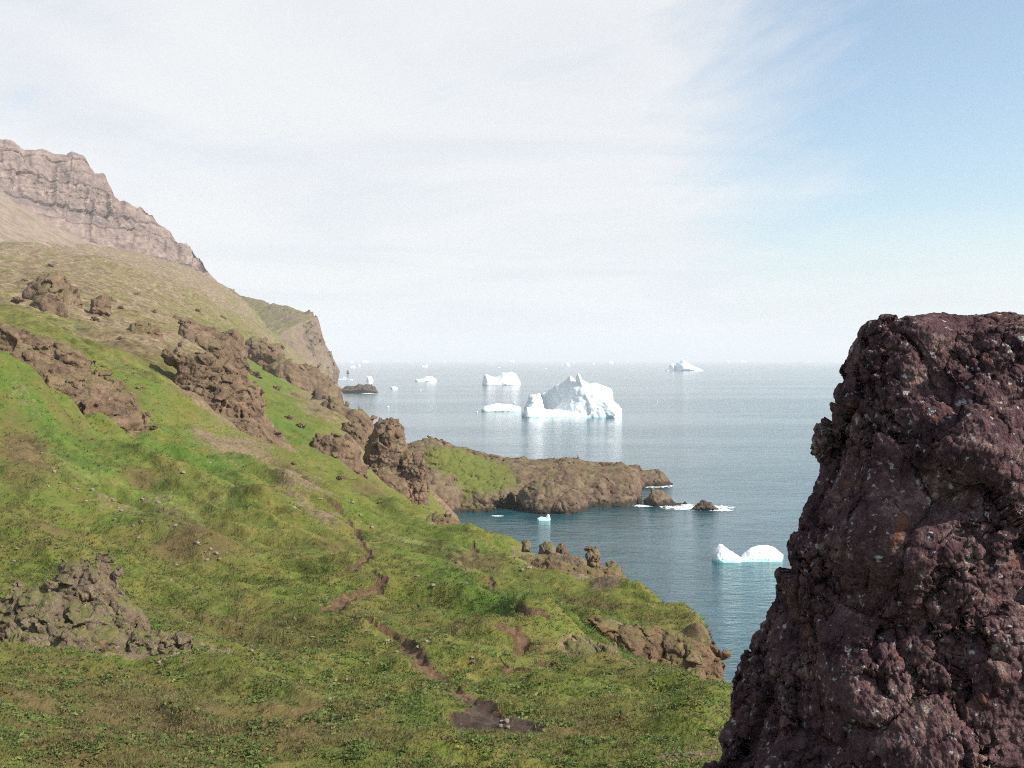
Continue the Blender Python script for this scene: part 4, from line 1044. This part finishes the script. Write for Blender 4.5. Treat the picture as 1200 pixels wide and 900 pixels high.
def make_leaves(n,l0,l1,seed,nb=11,big=1.):
    g,u,l,x,Y,z=scatter(n,l0,l1,seed)
    lu=samp(lush,u,l);he=samp(heath,u,l);dr=samp(dry,u,l)
    pn=fbm2(x/1.3+9,Y/1.3,3)+.4*fbm2(x/6,Y/6+4,2)
    ok=(pn>.12-.5*np.clip(lu-.4,0,1))&(g.random(len(x))>dr)
    x,Y,z,lu,he=[q[ok] for q in(x,Y,z,lu,he)];n=len(x)
    base=pal(g,n,[(.105,.14,.036),(.07,.115,.024),(.15,.15,.045),(.15,.09,.04)],[.45,.35,.14,.06])
    f=np.clip(he-.25,0,.6)[:,None]*.7;base=base*(1-f)+pal(g,n,[HEATH,(.12,.11,.04)],[.5,.5])*f
    rp=lambda a:np.repeat(a,nb,axis=0);N_=n*nb
    rad=(.07+.0022*Y)*(1+.5*np.clip(lu,0,1))*g.uniform(.6,1.4,n)
    ang=g.uniform(0,2*np.pi,N_);rr=np.sqrt(g.random(N_))
    cx_=rp(x)+rp(rad)*rr*np.cos(ang);cy_=rp(Y)+rp(rad)*rr*np.sin(ang);cz_=rp(z)+rp(rad)*(1-rr*rr)*g.uniform(.1,.5,N_)+.01
    s=big*(.009+.00042*rp(Y))*g.uniform(.7,1.4,N_)
    t=g.normal(0,1,(N_,3));t[:,2]*=.45;t/=np.linalg.norm(t,axis=1)[:,None]
    q=g.normal(0,1,(N_,3));q-=t*(q*t).sum(1)[:,None];q/=np.linalg.norm(q,axis=1)[:,None]
    c=np.stack([cx_,cy_,cz_],1);V=np.empty((N_,4,3))
    V[:,0]=c-t*s[:,None]*1.5;V[:,1]=c-q*s[:,None]*.8;V[:,2]=c+t*s[:,None]*1.5;V[:,3]=c+q*s[:,None]*.8
    tint=np.repeat(np.clip(rp(base)*(1+g.normal(0,.16,(N_,1))),.008,.5),4,axis=0)
    return V.reshape(-1,3),np.arange(N_*4).reshape(-1,4),tint
a=make_leaves(36000,math.log(15),math.log(64),3)
b=make_leaves(15000,math.log(15),math.log(45),4,7,1.75)
o=mesh_from('ground_cover',np.concatenate([a[0],b[0]]),np.concatenate([a[1],b[1]+len(a[0])]),M['leaf'],False,{'tint':np.concatenate([a[2],b[2]*1.25])})
kind(o,'stuff','low dwarf willow and heath leaves spread over the near slope','ground cover')

# ------------------------------------------------------------------ haze
HB=[-31000,-3500,-12,31000,53000,760]
x0,y0,z0,x1,y1,z1=HB
hz=mesh_from('haze',[(x0,y0,z0),(x1,y0,z0),(x1,y1,z0),(x0,y1,z0),(x0,y0,z1),(x1,y0,z1),(x1,y1,z1),(x0,y1,z1)],[(0,3,2,1),(4,5,6,7),(0,1,5,4),(1,2,6,5),(2,3,7,6),(3,0,4,7)],None,False)
m,nt=newmat('sea haze');n=N(nt)
pv=n.node('ShaderNodeVolumePrincipled');pv.inputs['Color'].default_value=(.96,.97,1,1);pv.inputs['Density'].default_value=6.5e-5;pv.inputs['Anisotropy'].default_value=.0
oo=n.node('ShaderNodeOutputMaterial');n.link(pv.outputs[0],oo.inputs['Volume'])
hz.data.materials.append(m);kind(hz,'stuff','pale sea haze','haze')

# ------------------------------------------------------------------ sky and sun
SUN=np.array([.93,-.43,.80]);SUN/=np.linalg.norm(SUN)
el=math.asin(SUN[2]);az=math.atan2(SUN[0],SUN[1])
w=bpy.data.worlds.new('World');sc.world=w;w.use_nodes=True
nt=w.node_tree;nt.nodes.clear();n=N(nt)
sky=n.node('ShaderNodeTexSky');sky.sky_type='NISHITA';sky.sun_disc=False;sky.sun_elevation=el;sky.sun_rotation=az;sky.altitude=60;sky.air_density=1.;sky.dust_density=1.2;sky.ozone_density=1.
tc=n.node('ShaderNodeTexCoord');D=tc.outputs['Generated']
sp=n.node('ShaderNodeSeparateXYZ');n.link(D,sp.inputs[0])
zc=n.math('ADD',n.math('MAXIMUM',sp.outputs[2],0.),.09)
cb=n.node('ShaderNodeCombineXYZ');n.link(n.math('DIVIDE',sp.outputs[0],zc),cb.inputs[0]);n.link(n.math('DIVIDE',sp.outputs[1],zc),cb.inputs[1])
# a high veil of cirrus over a plane far above; its clear gap lies to the right
c1=n.noise(n.scale(cb.outputs[0],(.8,1.0,1)),.7,6,.6,.7)
def wisp(ang,sa,sb,det):
    a=math.radians(ang)
    al=n.math('ADD',n.math('MULTIPLY',sp.outputs[0],math.cos(a)),n.math('MULTIPLY',sp.outputs[2],math.sin(a)))
    ac=n.math('SUBTRACT',n.math('MULTIPLY',sp.outputs[2],math.cos(a)),n.math('MULTIPLY',sp.outputs[0],math.sin(a)))
    q=n.node('ShaderNodeCombineXYZ');n.link(n.math('MULTIPLY',al,sa),q.inputs[0]);n.link(n.math('MULTIPLY',ac,sb),q.inputs[1]);n.link(n.math('MULTIPLY',sp.outputs[1],2.),q.inputs[2])
    return n.noise(q.outputs[0],1.,det,.6,.6)
c2=wisp(17,3.2,15,7);c3=wisp(24,6,24,6)
gap=n.node('ShaderNodeVectorMath',operation='DOT_PRODUCT');n.link(D,gap.inputs[0])
gd=Vector((.55,1,.27)).normalized();gap.inputs[1].default_value=gd
gf=n.rng(gap.outputs['Value'],.93,.992,1.05,-.12,False)
f=n.math('ADD',gf,n.math('ADD',n.math('MULTIPLY',n.math('SUBTRACT',c1,.5),.9),n.math('ADD',n.math('MULTIPLY',n.math('SUBTRACT',c2,.5),.75),n.math('MULTIPLY',n.math('SUBTRACT',c3,.5),1.))))
f=n.rng(f,.0,.95,.06,.94,False)
f=n.math('MULTIPLY',f,n.math('MULTIPLY',n.rng(sp.outputs[1],-.25,.45,.25,1.),n.rng(sp.outputs[2],.45,.8,1.,.35)))
low=n.rng(sp.outputs[2],.03,.17,.7,0.)
f=n.math('MAXIMUM',f,low)
cl=n.mix(n.rng(c1,.3,.62),(4.25,4.4,4.68),(4.95,4.98,5.03))
colr=n.mix(f,n.mix(1.,sky.outputs[0],(.95,1.03,1.0),'MULTIPLY'),cl)
bg=n.node('ShaderNodeBackground');n.link(colr,bg.inputs[0]);bg.inputs[1].default_value=.12
ow=n.node('ShaderNodeOutputWorld');n.link(bg.outputs[0],ow.inputs[0])
ld=bpy.data.lights.new('sun','SUN');ld.energy=4.5;ld.angle=math.radians(.55);ld.color=(1,.95,.87)
lo=bpy.data.objects.new('sun',ld);C.objects.link(lo);lo.rotation_euler=Vector(-SUN).to_track_quat('-Z','Y').to_euler()

# ------------------------------------------------------------------ camera
cd=bpy.data.cameras.new('camera');cd.sensor_width=36;cd.lens=36*F/1200;cd.shift_y=-(450-HZ)/1200;cd.clip_start=.1;cd.clip_end=120000
co=bpy.data.objects.new('camera',cd);C.objects.link(co);co.location=(0,0,H);co.rotation_euler=(math.pi/2,0,0);sc.camera=co
sc.render.engine='CYCLES';sc.render.filter_size=1.5;cy0=sc.cycles;cy0.filter_width=1.05
sc.view_settings.view_transform='Standard';sc.view_settings.look='None';sc.view_settings.exposure=.6;sc.view_settings.gamma=1
cy=sc.cycles;cy.max_bounces=6;cy.diffuse_bounces=2;cy.glossy_bounces=3;cy.transparent_max_bounces=8;cy.volume_bounces=1;cy.use_denoising=False;cy.sample_clamp_indirect=4
